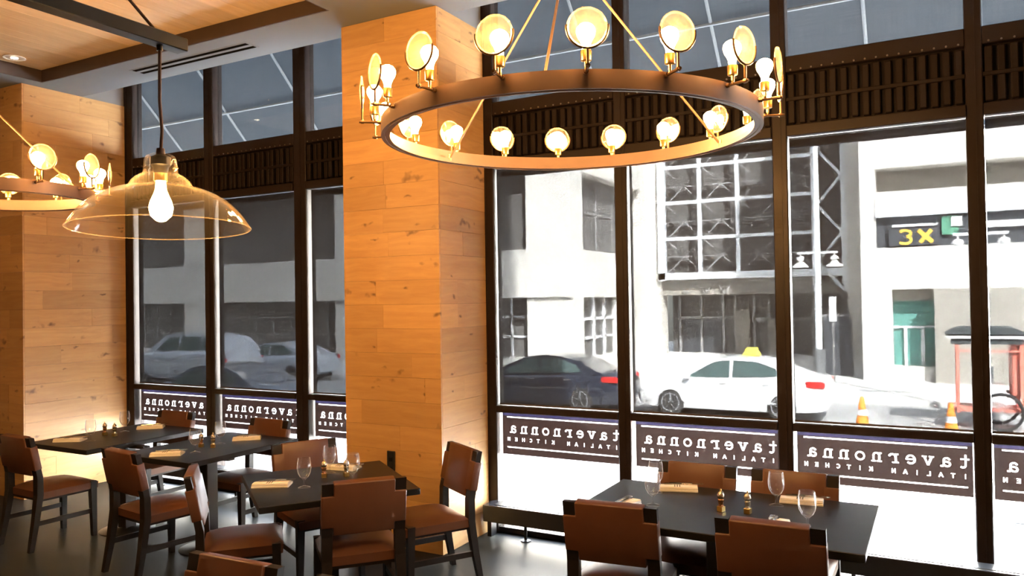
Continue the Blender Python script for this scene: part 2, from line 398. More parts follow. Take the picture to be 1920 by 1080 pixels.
# ------------------------------------------------------------------ windows
ZBAR0, ZBAR1, ZLT, ZH1, ZUB = .965, 1.018, 2.928, 3.0, 3.467
ZTOP = 4.64
def window(name, label, xs, x_end, jamb_l, jamb_r):
    """xs: list of (x0,x1) clear panes between mullions"""
    w = tag(empty(name, (0, YW, 0)), label, 'window', kind='structure')
    edges = [(jamb_l, xs[0][0])] + [(xs[i][1], xs[i + 1][0]) for i in range(len(xs) - 1)] + [(xs[-1][1], jamb_r)]
    for a, c in edges:
        m = MB(); m.box(a, c, 0, .13, 0, ZTOP, .006)
        m.box((a + c) / 2 + .005, (a + c) / 2 + .012, -.004, .004, 0, ZTOP)
        m.build('mullion', M['bronze'], w)
    pane_lo = MB().box(-.5, .5, -.003, .003, 0, 1).mesh('glass_pane', M['pane'])
    for a, c in xs:
        for nm, z0, z1, d0, d1 in (('bottom_rail', .0, .045, .01, .12), ('sill_bar', ZBAR0, ZBAR1, -.012, .12), ('head_rail', ZLT, ZH1, -.02, .12),
                                   ('band_rail', 3.36, ZUB, .0, .12), ('top_rail', ZTOP - .05, ZTOP, .01, .12)):
            MB().box(a, c, d0, d1, z0, z1, .004).build(nm, M['bronze'], w)
        for z0, z1 in ((.045, ZBAR0), (ZBAR1, ZLT), (ZUB, ZTOP - .05)):
            mesh_obj('glass_pane', pane_lo, w, ((a + c) / 2, .085, z0), scale=(c - a, 1, z1 - z0))
        MB().box(a, c, .06, .10, ZH1, 3.36).build('band_panel', M['louver'], w)
    return w
PR = [(-3.135, -2.095), (-1.999, -.959), (-.862, .173), (.265, 1.31), (1.40, 2.44)]
PL = [(-7.675, -6.54), (-6.406, -5.309), (-5.155, -4.12)]
w1 = window('window_1', 'right-hand bay of tall dark-framed windows beyond the set table', PR, 2.44, -3.30, 2.54)
w2 = window('window_2', 'left-hand bay of dark-framed windows between the two wooden columns', PL, -4.1, -7.88, -4.02)
slat = MB(); slat.box(-.021, .021, -.008, .03, 0, .33, .006); slat = slat.mesh('louver_slat', M['louver'])
bolt = MB().lathe([(0, -.006), (.006, -.006), (.006, .004), (0, .004)], 8, Matrix.Rotation(PI / 2, 4, 'X')).mesh('bolt', M['bolt'])
for w, panes in ((w1, PR), (w2, PL)):
    k = 0
    for a, c in panes:
        n = max(1, round((c - a) / .066))
        for i in range(n):
            x = a + (i + .5) * (c - a) / n
            mesh_obj('louver_slat', slat, w, (x, .024 if i % 2 else .012, 3.015))
            mesh_obj('bolt', bolt, w, (x, -.004, 3.372))
        MB().box(a, c, -.002, .03, 3.165, 3.19, .003).build('band_rib', M['louver'], w)
# closing pieces right of the bay
o = MB().box(2.54, XR, YW, 5.56, 0, 4.8).build('wall_front', M['backwall'])
tag(o, 'short plaster wall right of the window bay', 'wall', kind='structure')
o = MB().box(XL, -8.9, YW, 5.56, 0, 4.8).build('wall_corner', M['backwall'])
tag(o, 'short plaster wall behind the left wooden column', 'wall', kind='structure')

# ------------------------------------------------------------------ wood clad columns
plank = MB().box(-.5, .5, -.5, .5, -.5, .5).mesh('plank', M['clad'])
def clad(parent, p0, u, length, n, height, rows, seed, thick=.016):
    """boards on a vertical face: p0 corner, u horizontal direction, n outward normal"""
    r = random.Random(seed); u = Vector(u); n = Vector(n); h = height / rows
    for i in range(rows):
        cuts = [0.0]
        first = r.uniform(.15, .95)
        x = first
        while x < length - .12:
            cuts.append(x); x += r.uniform(.55, 1.1)
        cuts.append(length)
        for a, c in zip(cuts[:-1], cuts[1:]):
            th = thick + r.uniform(0, .0012)
            ctr = Vector(p0) + u * ((a + c) / 2) + n * (th / 2) + Vector((0, 0, (i + .5) * h))
            sx = c - a - .0012
            sc = (sx if abs(u.x) > .5 else th, sx if abs(u.y) > .5 else th, h - .0016)
            mesh_obj('plank', plank, parent, ctr, scale=sc)
def column(label, x0, x1, yf, yb, faces, seed):
    c = tag(empty('wood_column', ((x0 + x1) / 2, (yf + yb) / 2, 0)), label, 'column')
    inv = Vector(c.location)
    t = .016
    m = MB(); m.box(x0 + t - inv.x, x1 - t - inv.x, yf + t - inv.y, yb - inv.y, 0, ZS - .002); m.build('core', M['core'], c)
    m = MB(); m.box(x0 + .012 - inv.x, x1 - .012 - inv.x, 4.95 - inv.y + .001, yb - inv.y, ZS, 4.655); m.build('head_casing', M['drywall_dark'], c)
    H = ZS - .004
    rows = 22
    if 'f' in faces: clad(c, Vector((x0, yf + t, .002)) - inv, (1, 0, 0), x1 - x0, (0, -1, 0), H, rows, seed)
    if 'r' in faces: clad(c, Vector((x1 - t, yf + t, .002)) - inv, (0, 1, 0), yb - yf - t, (1, 0, 0), H, rows, seed + 1)
    if 'l' in faces: clad(c, Vector((x0 + t, yf + t, .002)) - inv, (0, 1, 0), yb - yf - t, (-1, 0, 0), H, rows, seed + 2)
    return c
col1 = column('square column clad in knotty horizontal boards between the two window bays', -4.121, -3.214, 4.761, 5.425, 'frl', 5)
col2 = column('board-clad column at the left edge of the view beside the far-left table', -8.95, -7.792, 4.334, 5.425, 'fr', 21)
# black outlet on the middle column
p = tag(empty('wall_outlet', (-3.676, 4.759, .60)), 'small black outlet box on the front of the middle wooden column', 'outlet')
MB().box(-.036, .036, -.014, 0, -.06, .13, .004).build('cover', M['socket_black'], p)
for z in (-.02, .05): MB().box(-.018, .018, -.017, -.013, z, z + .032, .002).build('receptacle', M['blackmetal'], p)

# ------------------------------------------------------------------ roller shades
def shade(x0, x1, z0, z1, m, label, hem=True, dx0=.0, dx1=.0):
    s = tag(empty('roller_shade', ((x0 + x1) / 2, YW + .05, z0)), label, 'shade')
    w = (x1 - x0) / 2
    MB().box(-w + dx0, w - dx1, -.0012, .0012, 0, z1 - z0).build('mesh_screen', m, s)
    if hem: MB().box(-w + dx0, w - dx1, -.005, .005, 0.001, .014, .002).build('hem_bar', M['hem'], s)
    return s
nmR = ['leftmost pane of the right window bay', 'second pane of the right window bay', 'third pane of the right window bay', 'pane cut by the right edge of the view', 'pane beyond the right edge']
nmL = ['leftmost pane of the left window bay', 'middle pane of the left window bay', 'pane of the left bay half hidden by the middle column']
for i, (a, c) in enumerate(PR[:4]):
    shade(a, c, ZBAR1 + .002, ZLT - .001, M['shade'], 'grey shade, lower ' + nmR[i], dx0=.006)
    shade(a, c, ZUB + .003, ZTOP - .051, M['shade_hi'], 'grey shade, upper ' + nmR[i], hem=False, dx0=.008)
for i, (a, c) in enumerate(PL):
    shade(a, c, ZBAR1 + .002, ZLT - .001, M['shade'], 'grey shade, lower ' + nmL[i], dx0=.032 if i == 0 else .022)
    shade(a, c, ZUB + .003, ZTOP - .051, M['shade_hi'], 'grey shade, upper ' + nmL[i], hem=False, dx0=.022)

# ------------------------------------------------------------------ lettered window films
def ribbon(pts, w):
    pts = [Vector((a, b)) for a, b in pts]; L_, R_ = [], []
    for i, p in enumerate(pts):
        d0 = (p - pts[i - 1]).normalized() if i > 0 else None
        d1 = (pts[i + 1] - p).normalized() if i < len(pts) - 1 else None
        d = ((d0 or d1) + (d1 or d0)).normalized(); n = Vector((-d.y, d.x))
        k = w / 2
        if d0 and d1: k = k / max(.5, n.dot(Vector((-d0.y, d0.x))))
        L_.append(p + n * k); R_.append(p - n * k)
    return [(q.x, q.y) for q in L_ + R_[::-1]]
def arc(cx, cy_, rx, ry, a0, a1, n=8):
    return [(cx + rx * math.cos(math.radians(a0 + (a1 - a0) * i / n)), cy_ + ry * math.sin(math.radians(a0 + (a1 - a0) * i / n))) for i in range(n + 1)]
def rect(x0, x1, y0, y1): return [(x0, y0), (x1, y0), (x1, y1), (x0, y1)]
def glyph(ch):
    w = .165
    if ch == 'n': return [rect(.14, .34, .06, .93), rect(0, .48, 0, .13), rect(.02, .30, .86, 1.0),
                          ribbon([(.26, .70)] + arc(.52, .72, .26, .22, 150, 0, 6) + [(.78, .06)], w), rect(.58, 1.0, 0, .13)]
    if ch == 'r': return [rect(.18, .38, .06, .93), rect(0, .62, 0, .13), rect(.02, .34, .86, 1.0),
                          ribbon([(.30, .58)] + arc(.60, .66, .30, .27, 165, 40, 6), .17), [(.84 + .12 * math.cos(t * PI / 4), .78 + .12 * math.sin(t * PI / 4)) for t in range(8)]]
    if ch == 'o':
        return [ribbon(arc(.5, .5, .40, .41, -90, 93, 10), w), ribbon(arc(.5, .5, .40, .41, 90, 273, 10), w)]
    if ch == 'e': return [rect(.14, .86, .46, .60), ribbon(arc(.5, .5, .39, .42, -6, -12, 1)[:1] + [], w) if False else rect(.2, .3, .5, .52),
                          ribbon([(.87, .46)] + arc(.48, .52, .38, .40, 5, 180, 9), w), ribbon(arc(.48, .50, .38, .41, 176, 318, 8), w)]
    if ch == 'a': return [ribbon([(.14, .74)] + arc(.42, .68, .27, .24, 150, 0, 6) + [(.69, .22), (.76, .09), (.98, .08)], w),
                          ribbon([(.70, .56), (.45, .54)] + arc(.38, .30, .25, .22, 110, 270, 7) + [(.52, .10), (.70, .26)], .17)]
    if ch == 't': return [ribbon([(.36, 1.38), (.36, .30)] + arc(.60, .30, .24, .22, 185, 320, 7), w), rect(.04, .80, .86, 1.0)]
    if ch == 'v': return [ribbon([(.16, .95), (.50, .06)], .21), ribbon([(.84, .95), (.50, .06)], .17), rect(-.04, .42, .87, 1.0), rect(.60, 1.04, .87, 1.0)]
    w = .20
    if ch == 'I': return [rect(.4, .6, 0, 1)]
    if ch == 'T': return [rect(.4, .6, 0, .95), rect(.05, .95, .83, 1)]
    if ch == 'L': return [rect(.15, .36, 0, 1), rect(.2, .9, 0, .18)]
    if ch == 'A': return [ribbon([(.08, 0), (.5, .97)], .2), ribbon([(.92, 0), (.5, .97)], .2), rect(.25, .75, .25, .40)]
    if ch == 'N': return [rect(.08, .28, 0, 1), rect(.72, .92, 0, 1), ribbon([(.18, .96), (.82, .04)], .22)]
    if ch == 'K': return [rect(.1, .31, 0, 1), ribbon([(.25, .42), (.86, .97)], .22), ribbon([(.42, .58), (.9, .02)], .22)]
    if ch == 'C': return [ribbon(arc(.53, .5, .38, .40, 45, 315, 12), .2)]
    if ch == 'H': return [rect(.08, .28, 0, 1), rect(.72, .92, 0, 1), rect(.2, .8, .42, .6)]
    if ch == 'E': return [rect(.12, .32, 0, 1), rect(.2, .88, 0, .17), rect(.2, .8, .42, .58), rect(.2, .88, .83, 1)]
def inside(p, poly):
    x, y = p; c = False; n = len(poly); j = n - 1
    for i in range(n):
        xi, yi = poly[i]; xj, yj = poly[j]
        if (yi > y) != (yj > y) and x < (xj - xi) * (y - yi) / (yj - yi) + xi: c = not c
        j = i
    return c
def decal_meshes(Wd=1.04):
    """film 1.04 m wide; text reads properly from the street, so it runs towards -X here"""
    z0, z1 = .618, .9645
    polys = []
    H = z1 - z0
    def put(ch, xr, zb, sx, sz):
        for pl in glyph(ch): polys.append([(xr - a * sx, zb + c * sz) for a, c in pl])
    zb = z0 + .50 * H; pitch = (Wd - .10) / 9.62; sx = .062
    for i, ch in enumerate('tavernonna'): put(ch, Wd / 2 - .022 - i * pitch, zb, sx, .060)
    txt = 'ITALIAN KITCHEN'; pitch = (Wd - .115) / 14
    for i, ch in enumerate(txt):
        if ch != ' ': put(ch, Wd / 2 - .033 - i * pitch, z0 + .315 * H, .027, .029)
    polys.append(rect(-Wd / 2 + .055, Wd / 2 - .035, z0 + .855 * H, z0 + .88 * H))
    polys.append(rect(-Wd / 2 + .055, Wd / 2 - .035, z0 + .155 * H, z0 + .18 * H))
    verts, edges = [], []
    def loop(pl):
        s = len(verts); verts.extend(Vector(q) for q in pl); edges.extend((s + i, s + (i + 1) % len(pl)) for i in range(len(pl)))
    outer = rect(-Wd / 2 + .012, Wd / 2 - .004, z0, z0 + .90 * H)
    loop(outer)
    for pl in polys: loop(pl)
    res = geometry.delaunay_2d_cdt(verts, edges, [], 1, 1e-6)
    vs, fs = res[0], res[2]
    A, B = [], []
    boxes = [(min(q[0] for q in pl), max(q[0] for q in pl), min(q[1] for q in pl), max(q[1] for q in pl), pl) for pl in polys]
    for f in fs:
        c = sum((vs[i] for i in f), Vector((0, 0))) / len(f)
        hit = any(x0 <= c.x <= x1 and y0 <= c.y <= y1 and inside((c.x, c.y), pl) for x0, x1, y0, y1, pl in boxes)
        (B if hit else A).append(list(f))
    def mk(name, faces, m, y):
        used = sorted({i for f in faces for i in f}); mp = {i: k for k, i in enumerate(used)}
        me = bpy.data.meshes.new(name); me.from_pydata([(vs[i].x, y, vs[i].y) for i in used], [], [[mp[i] for i in f] for f in faces]); me.materials.append(m); return me
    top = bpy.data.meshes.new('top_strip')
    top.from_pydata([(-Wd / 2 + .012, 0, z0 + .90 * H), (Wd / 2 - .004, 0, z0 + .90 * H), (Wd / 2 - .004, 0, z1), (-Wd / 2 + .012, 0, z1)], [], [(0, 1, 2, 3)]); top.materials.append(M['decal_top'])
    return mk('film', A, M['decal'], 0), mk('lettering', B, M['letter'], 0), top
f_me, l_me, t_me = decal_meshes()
for panes, nm in ((PR[:4], nmR), (PL, nmL)):
    for i, (a, c) in enumerate(panes):
        d = tag(empty('window_decal', ((a + c) / 2, YW + .079, 0)), 'brown lettered film, ' + nm[i], 'window sign')
        sc = ((c - a) / 1.04, 1, 1)
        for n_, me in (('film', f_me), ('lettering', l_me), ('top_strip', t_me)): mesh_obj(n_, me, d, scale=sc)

# ------------------------------------------------------------------ radiators along the glass
def radiator(x0, x1, label, legs):
    r = tag(empty('radiator', ((x0 + x1) / 2, 5.335, 0)), label, 'radiator'); w = (x1 - x0) / 2
    MB().box(-w, w, -.085, .085, .13, .26, .006, 2).build('cover', M['radiator'], r)
    for i in range(max(1, int((x1 - x0) / 1.1))):
        n = max(1, int((x1 - x0) / 1.1)); a = -w + .06 + i * (2 * w - .12) / n
        MB().box(a + .02, a + (2 * w - .12) / n - .02, -.05, .06, .2595, .263).build('top_grille', M['grille'], r)
    for lx in legs:
        m = MB(); m.lathe([(0, .0), (.04, .0), (.04, .008), (.013, .014), (.013, .131), (0, .131)], 16, Matrix.Translation((lx - (x0 + x1) / 2, -.01, 0)))
        m.build('foot', M['blackmetal'], r, smooth=True)
    MB().box(-w + .01, -w + .045, -.03, .05, 0, .131).build('bracket', M['blackmetal'], r)
    return r
radiator(-3.17, 2.35, 'low black convector heater under the right window bay', [-2.83, -1.7, -.5, .7, 1.9])
radiator(-7.6, -4.2, 'low black convector heater under the left window bay', [-7.1, -6.0, -4.9])

# ------------------------------------------------------------------ chairs
def make_chair():
    """origin on the floor under the middle of the back's top edge; faces +Y"""
    c = empty('dining_chair')
    hw = .235
    # rear posts: splayed foot, straight at the seat, raked back
    for sx in (-1, 1):
        secs = []
        for y, z, d, w in ((.0, 0, .034, .036), (.040, .22, .042, .048), (.068, .42, .048, .058), (.0665, .56, .044, .060), (.034, .72, .038, .061), (.004, .868, .036, .062)):
            x1_ = sx * hw; x0_ = sx * (hw - w)
            a, b_ = min(x0_, x1_), max(x0_, x1_)
            secs.append([(a, y - d / 2, z), (b_, y - d / 2, z), (b_, y + d / 2, z), (a, y + d / 2, z)])
        MB().sweep(secs).build('rear_leg', M['darkwood'], c)
    for sx in (-1, 1):
        x1_ = sx * hw; secs = []
        for z, w, d in ((0, .034, .034), (.28, .044, .044), (.445, .05, .05)):
            a, b_ = sorted((x1_, x1_ - sx * w)); secs.append([(a, .515 - d, z), (b_, .515 - d, z), (b_, .515, z), (a, .515, z)])
        MB().sweep(secs).build('front_leg', M['darkwood'], c)
    for sx in (-1, 1):
        m = MB(); seg_box(m, (sx * (hw - .024), .05, .205), (sx * (hw - .024), .49, .205), .022, .036); m.build('side_stretcher', M['darkwood'], c)
    m = MB(); m.box(-hw + .03, hw - .03, .085, .495, .365, .40); m.build('seat_frame', M['darkwood'], c)
    # seat cushion: rounded block, domed top, notched at the rear posts
    bm = bmesh.new(); nx, ny = 12, 12; X0, X1, Y0, Y1 = -hw + .004, hw - .004, .075, .53
    top = [[None] * (ny + 1) for _ in range(nx + 1)]
    for i in range(nx + 1):
        for j in range(ny + 1):
            u, v_ = i / nx, j / ny
            x = X0 + u * (X1 - X0); y = Y0 + v_ * (Y1 - Y0)
            e = min(u, 1 - u) * 2; g = min(v_, 1 - v_) * 2
            z = .437 + .040 * (1 - (1 - e) ** 4) * (1 - (1 - g) ** 4) + .004 * math.sin(u * PI) * math.sin(v_ * PI)
            top[i][j] = bm.verts.new((x, y, z))
    for i in range(nx):
        for j in range(ny): bm.faces.new((top[i][j], top[i + 1][j], top[i + 1][j + 1], top[i][j + 1]))
    rim = [top[i][0] for i in range(nx + 1)] + [top[nx][j] for j in range(1, ny + 1)] + [top[i][ny] for i in range(nx - 1, -1, -1)] + [top[0][j] for j in range(ny - 1, 0, -1)]
    lows = []
    for v_ in rim: lows.append(bm.verts.new((v_.co.x * .985, .30 + (v_.co.y - .30) * .985, .385)))
    n = len(rim)
    for k in range(n): bm.faces.new((rim[k], lows[k], lows[(k + 1) % n], rim[(k + 1) % n]))
    bm.faces.new(lows)
    bmesh.ops.recalc_face_normals(bm, faces=bm.faces)
    m = MB(); m.bm.free(); m.bm = bm; m.build('seat', M['leather'], c, smooth=True, angle=60)
    # upholstered back: leather between the posts, wrapped round them below the top corner blocks
    rake = Matrix.Translation((0, .004, .868)) @ Matrix.Rotation(math.radians(11.5), 4, 'X') @ Matrix.Translation((0, 0, -.868))
    hb = hw + .002; ib = hw - .064
    poly = [(-ib, .565), (ib, .565), (ib, .612), (hb, .612), (hb, .800), (ib, .800), (ib, .872), (-ib, .872), (-ib, .800), (-hb, .800), (-hb, .612), (-ib, .612)]
    rows = []
    m = MB(); m.prism(poly, -.029, .029, 'y', bev=.007, seg=2, M=rake)
    m.build('backrest', M['leather'], c, smooth=True, angle=50)
    # soft pillow bulge of the inner face
    bm = bmesh.new(); nx, ny = 10, 8; g = [[None] * (ny + 1) for _ in range(nx + 1)]
    for i in range(nx + 1):
        for j in range(ny + 1):
            u, v_ = i / nx, j / ny
            q = (1 - (2 * u - 1) ** 4) * (1 - (2 * v_ - 1) ** 4)
            g[i][j] = bm.verts.new((-ib + .004 + u * (2 * ib - .008), .0275 + .013 * q, .574 + v_ * .290))
    for i in range(nx):
        for j in range(ny): bm.faces.new((g[i][j], g[i][j + 1], g[i + 1][j + 1], g[i + 1][j]))
    bmesh.ops.recalc_face_normals(bm, faces=bm.faces); bmesh.ops.transform(bm, matrix=rake, verts=bm.verts)
    m = MB(); m.bm.free(); m.bm = bm; m.build('back_pad', M['leather'], c, smooth=True)
    return c
CH = [  # x, y of the back, facing vector, label
    (-6.305, 3.437, (.03, 1), 'brown leather chair at the near end of the far-left table, cut by the left edge'),
    (-4.960, 3.397, (.13, .99), 'brown leather chair seen from behind at the near end of the second table'),
    (-3.972, 3.180, (.69, .72), 'brown leather chair in profile on the left side of the diamond-set table'),
    (-2.836, 3.425, (-.75, .66), 'brown leather chair with its back turned at the near corner of the diamond-set table'),
    (-4.040, 4.206, (.9, -.44), 'orange-lit leather chair beyond the diamond-set table, facing it from the window side'),
    (-2.864, 4.520, (-.53, -.85), 'brown leather chair standing before the side of the middle wooden column'),
    (-2.436, 2.160, (.04, -1), 'foreground chair at the bottom edge showing only its orange-lit leather back'),
    (-1.780, 2.180, (.04, -1), 'foreground chair barely showing one corner block at the bottom edge'),
    (-6.285, 4.895, (.02, -1), 'brown leather chair at the window end of the far-left table'),
    (-5.070, 4.890, (-.05, -1), 'brown leather chair at the window end of the second table'),
    (-1.420, 3.538, (-.10, .99), 'left one of the two leather chairs seen from behind at the right table'),
    (-.673, 3.549, (-.02, 1), 'right one of the two leather chairs seen from behind at the right table'),
    (-1.285, 4.629, (0, -1), 'left one of the two leather chairs on the window side of the right table'),
    (-.731, 4.637, (0, -1), 'right one of the two leather chairs on the window side of the right table'),
]
proto = make_chair()
for i, (x, y, f, lab) in enumerate(CH):
    c = proto if i == 0 else copy_tree(proto)
    c.location = (x, y, 0); c.rotation_euler = (0, 0, math.atan2(-f[0], f[1]))
    tag(c, lab, 'chair', 'leather dining chairs')

# ------------------------------------------------------------------ tables
TZ = .75
def table(cx, cy_, sx, sy, rz, label, posts, disc=.215, slim=False):
    t = tag(empty('dining_table', (cx, cy_, 0), rz), label, 'table', 'dark wooden dining tables')
    nb_ = max(3, round(sy / .155)); bw_ = sx / nb_ if sx < sy else sy / nb_
    MB().box(-sx / 2, sx / 2, -sy / 2, sy / 2, TZ - .038, TZ, .003).build('tabletop', M['table'], t)
    for px, py in posts:
        if slim:
            MB().box(px - .033, px + .033, py - .27, py + .27, 0, .02, .003).build('base_plate', M['blackmetal'], t)
            MB().box(px - .028, px + .028, py - .22, py + .22, .02, TZ - .06, .004).build('pedestal', M['darkwood'], t)
            m = MB(); seg_box(m, (px - sx * .4, py, TZ - .05), (px + sx * .4, py, TZ - .05), .06, .024); m.build('support_arm', M['darkwood'], t)
            continue
        m = MB(); m.lathe([(0, 0), (disc, 0), (disc, .006), (disc - .01, .011), (.06, .022), (.05, .03), (0, .03)], 48, Matrix.Translation((px, py, 0)))
        m.build('base_disc', M['blackmetal'], t, smooth=True)
        MB().box(px - .05, px + .05, py - .05, py + .05, .022, TZ - .06, .004).build('pedestal', M['darkwood'], t)
        m = MB(); seg_box(m, (px - sx * .32, py, TZ - .05), (px + sx * .32, py, TZ - .05), .06, .024); m.build('support_arm', M['darkwood'], t)
    return t
table(-6.215, 4.25, .81, 1.10, 0, 'dark wooden table in the far left corner beside the left wooden column', [(.235, -.09)])
table(-5.055, 4.245, .81, 1.07, 0, 'dark wooden table second from the left, end-on to the window', [(.105, -.12)])
a3 = math.atan2(-.539, .728)
table(-3.378, 3.716, .915, .925, a3, 'dark square table turned diagonally in front of the middle column', [(-.10, .03)], .19)
table(-1.012, 4.10, 1.435, .89, 0, 'large dark wooden table before the right window bay', [(.004, -.02)], slim=True)

# ------------------------------------------------------------------ things on the tables
def goblet():
    g = empty('water_goblet')
    m = MB(); m.lathe([(0, 0), (.036, 0), (.037, .002), (.020, .006), (.006, .012), (.0045, .030), (.006, .046), (.010, .052), (0, .053)], 24); m.build('foot', M['goblet'], g, smooth=True, angle=70)
    m = MB(); m.lathe([(.010, .052), (.026, .066), (.038, .088), (.0425, .115), (.041, .145), (.0365, .178), (.035, .178), (.0395, .145), (.041, .115), (.0365, .089), (.025, .068), (0.0, .056)], 28)
    m.build('bowl', M['goblet'], g, smooth=True, angle=70)
    return g
def mill(body):
    g = empty('pepper_mill')
    MB().box(-.016, .016, -.016, .016, 0, .028, .002).build('base', M['brass'], g)
    m = MB(); m.lathe([(.015, .0275), (.013, .034), (.0135, .045), (.016, .056), (.0165, .062), (.012, .066), (0, .066)], 20); m.build('body', body, g, smooth=True)
    m = MB()
    m.lathe([(.012, .065), (.017, .070), (.019, .080), (.0175, .092), (.011, .102), (.004, .106), (0, .106)], 20)
    m.build('dome', M['silver'], g, smooth=True)
    m = MB(); m.lathe([(0, .105), (.004, .106), (.0055, .111), (.003, .117), (0, .118)], 12); m.build('knob', M['brass'], g, smooth=True)
    return g
def napkin():
    g = empty('napkin')
    def layer(z, x0, x1, y0, y1, th, lift, m_):
        bm = bmesh.new(); n = 10; A = []
        for i in range(n + 1):
            u = i / n; x = x0 + u * (x1 - x0); zz = z + lift * math.sin(u * PI) * .5 + lift * u * u * .6
            A.append([bm.verts.new((x, y0, zz)), bm.verts.new((x, y0 - .003, zz + th / 2)), bm.verts.new((x, y0, zz + th)), bm.verts.new((x, y1, zz + th)), bm.verts.new((x, y1 + .003, zz + th / 2)), bm.verts.new((x, y1, zz))])
        for i in range(n):
            for k in range(6): bm.faces.new((A[i][k], A[i][(k + 1) % 6], A[i + 1][(k + 1) % 6], A[i + 1][k]))
        bm.faces.new(A[0][::-1]); bm.faces.new(A[-1]); bmesh.ops.recalc_face_normals(bm, faces=bm.faces); m_.add(bm)
    m = MB(); layer(0, -.11, .11, -.062, .062, .013, .0, m); layer(.0125, -.107, .109, -.060, .020, .011, .002, m); layer(.023, -.105, .107, -.058, -.012, .006, .0015, m)
    m.build('fold', M['cloth'], g, smooth=True, angle=60)
    for x in (-.022, -.008, .006): MB().box(x, x + .005, -.0585, -.0115, .0295, .0308).build('stripe', M['stripe'], g)
    return g
def fork():
    g = empty('fork')
    m = MB(); m.tube([(-.095, 0, .003), (-.05, 0, .005), (.0, 0, .006), (.035, 0, .004)], [.006, .0045, .003, .004], 8); m.build('handle', M['steel'], g, smooth=True)
    m = MB(); m.box(.034, .058, -.011, .011, .002, .0045, .001)
    for k in range(4): m.box(.056, .098, -.011 + k * .0062, -.0078 + k * .0062, .0035, .0055)
    m.build('tines', M['steel'], g)
    return g
def knife():
    g = empty('knife')
    m = MB(); m.tube([(-.11, 0, .004), (-.06, 0, .005), (-.01, 0, .004)], [.006, .007, .005], 8); m.build('handle', M['steel'], g, smooth=True)
    m = MB(); m.prism([(-.012, -.006), (.09, -.008), (.108, .0), (.098, .007), (-.012, .006)], .003, .0048, 'z'); m.build('blade', M['steel'], g)
    return g
gp, mp_, np_, fp_, kp = goblet(), [mill(M['copper']), mill(M['silver'])], napkin(), fork(), knife()
def place(pr, first, loc, rz, label, cat, group):
    c = pr if first else copy_tree(pr)
    c.location = loc; c.rotation_euler = (0, 0, rz); tag(c, label, cat, group); return c
GL = [(-6.175, 3.972, 'goblet at the near end of the far-left table'), (-6.35, 4.40, 'goblet at the window end of the far-left table'),
      (-4.945, 4.005, 'goblet at the near end of the second table'), (-5.055, 4.335, 'goblet at the window end of the second table'),
      (-3.39, 3.53, 'goblet on the near left of the diagonal table, alone beside a napkin'), (-3.52, 3.90, 'rear goblet on the diagonal table, by the window gap'),
      (-3.21, 3.765, 'right-hand goblet on the diagonal table above the turned chair'), (-1.438, 4.306, 'rear of two overlapping goblets on the left of the right table'),
      (-1.366, 4.035, 'front of two overlapping goblets on the left of the right table'), (-.775, 4.311, 'goblet before the folded napkin on the window side of the right table'),
      (-.570, 3.955, 'goblet rising behind the right near chair at the right table')]
for i, (x, y, lab) in enumerate(GL): place(gp, i == 0, (x, y, TZ), 0, 'clear stemmed ' + lab, 'glass', 'stemmed water goblets')
ML = [(-6.34, 4.205, 'left pepper mill on the far-left table'), (-6.205, 4.205, 'right pepper mill on the far-left table'),
      (-5.09, 4.178, 'left pepper mill on the second table, behind the goblet'), (-4.98, 4.20, 'right pepper mill on the second table, by the window goblet'),
      (-3.465, 3.785, 'left pepper mill among the goblets on the diagonal table'), (-3.352, 3.868, 'right pepper mill behind a goblet on the diagonal table'),
      (-1.011, 4.073, 'left pepper mill in the middle of the right table'), (-.879, 4.091, 'right pepper mill in the middle of the right table')]
for i, (x, y, lab) in enumerate(ML): place(mp_[i % 2], i < 2, (x, y, TZ), .2 * i, 'small brass-topped ' + lab, 'pepper mill', 'pepper and salt mills')
NL = [(-6.35, 3.905, .55, 'near end of the far-left table'), (-6.30, 4.625, .75, 'window end of the far-left table'),
      (-5.06, 3.85, .65, 'near end of the second table'), (-5.02, 4.575, .75, 'window end of the second table'),
      (-3.60, 3.475, .55, 'left corner of the diagonal table'), (-3.53, 4.035, .2, 'rear corner of the diagonal table behind the goblets'), (-3.06, 3.60, a3 + 1.1, 'corner of the diagonal table hidden by the turned chair'),
      (-1.345, 4.43, .30, 'window side of the right table by the left far chair'), (-1.505, 3.92, 1.4, 'near left of the right table behind a chair back'),
      (-.668, 4.44, .1, 'window side of the right table before the right far chair'), (-.72, 3.86, 1.5, 'near right of the right table hidden behind a chair back')]
for i, (x, y, r_, lab) in enumerate(NL):
    place(np_, i == 0, (x, y, TZ), r_, 'cream striped napkin, ' + lab, 'napkin', 'folded striped napkins')
    d = Vector((math.cos(r_), math.sin(r_))); n = Vector((-d.y, d.x))
    tilt = .16
    fq = Vector((x, y)) + d * .045 + n * .022; kq = Vector((x, y)) + d * .03 + n * .001
    place(fp_, i == 0, (fq.x, fq.y, TZ + .0275), r_ + .05, 'steel fork on the napkin, ' + lab, 'fork', 'forks on napkins')
    place(kp, i == 0, (kq.x, kq.y, TZ + .0275), r_ + .05, 'steel knife on the napkin, ' + lab, 'knife', 'knives on napkins')

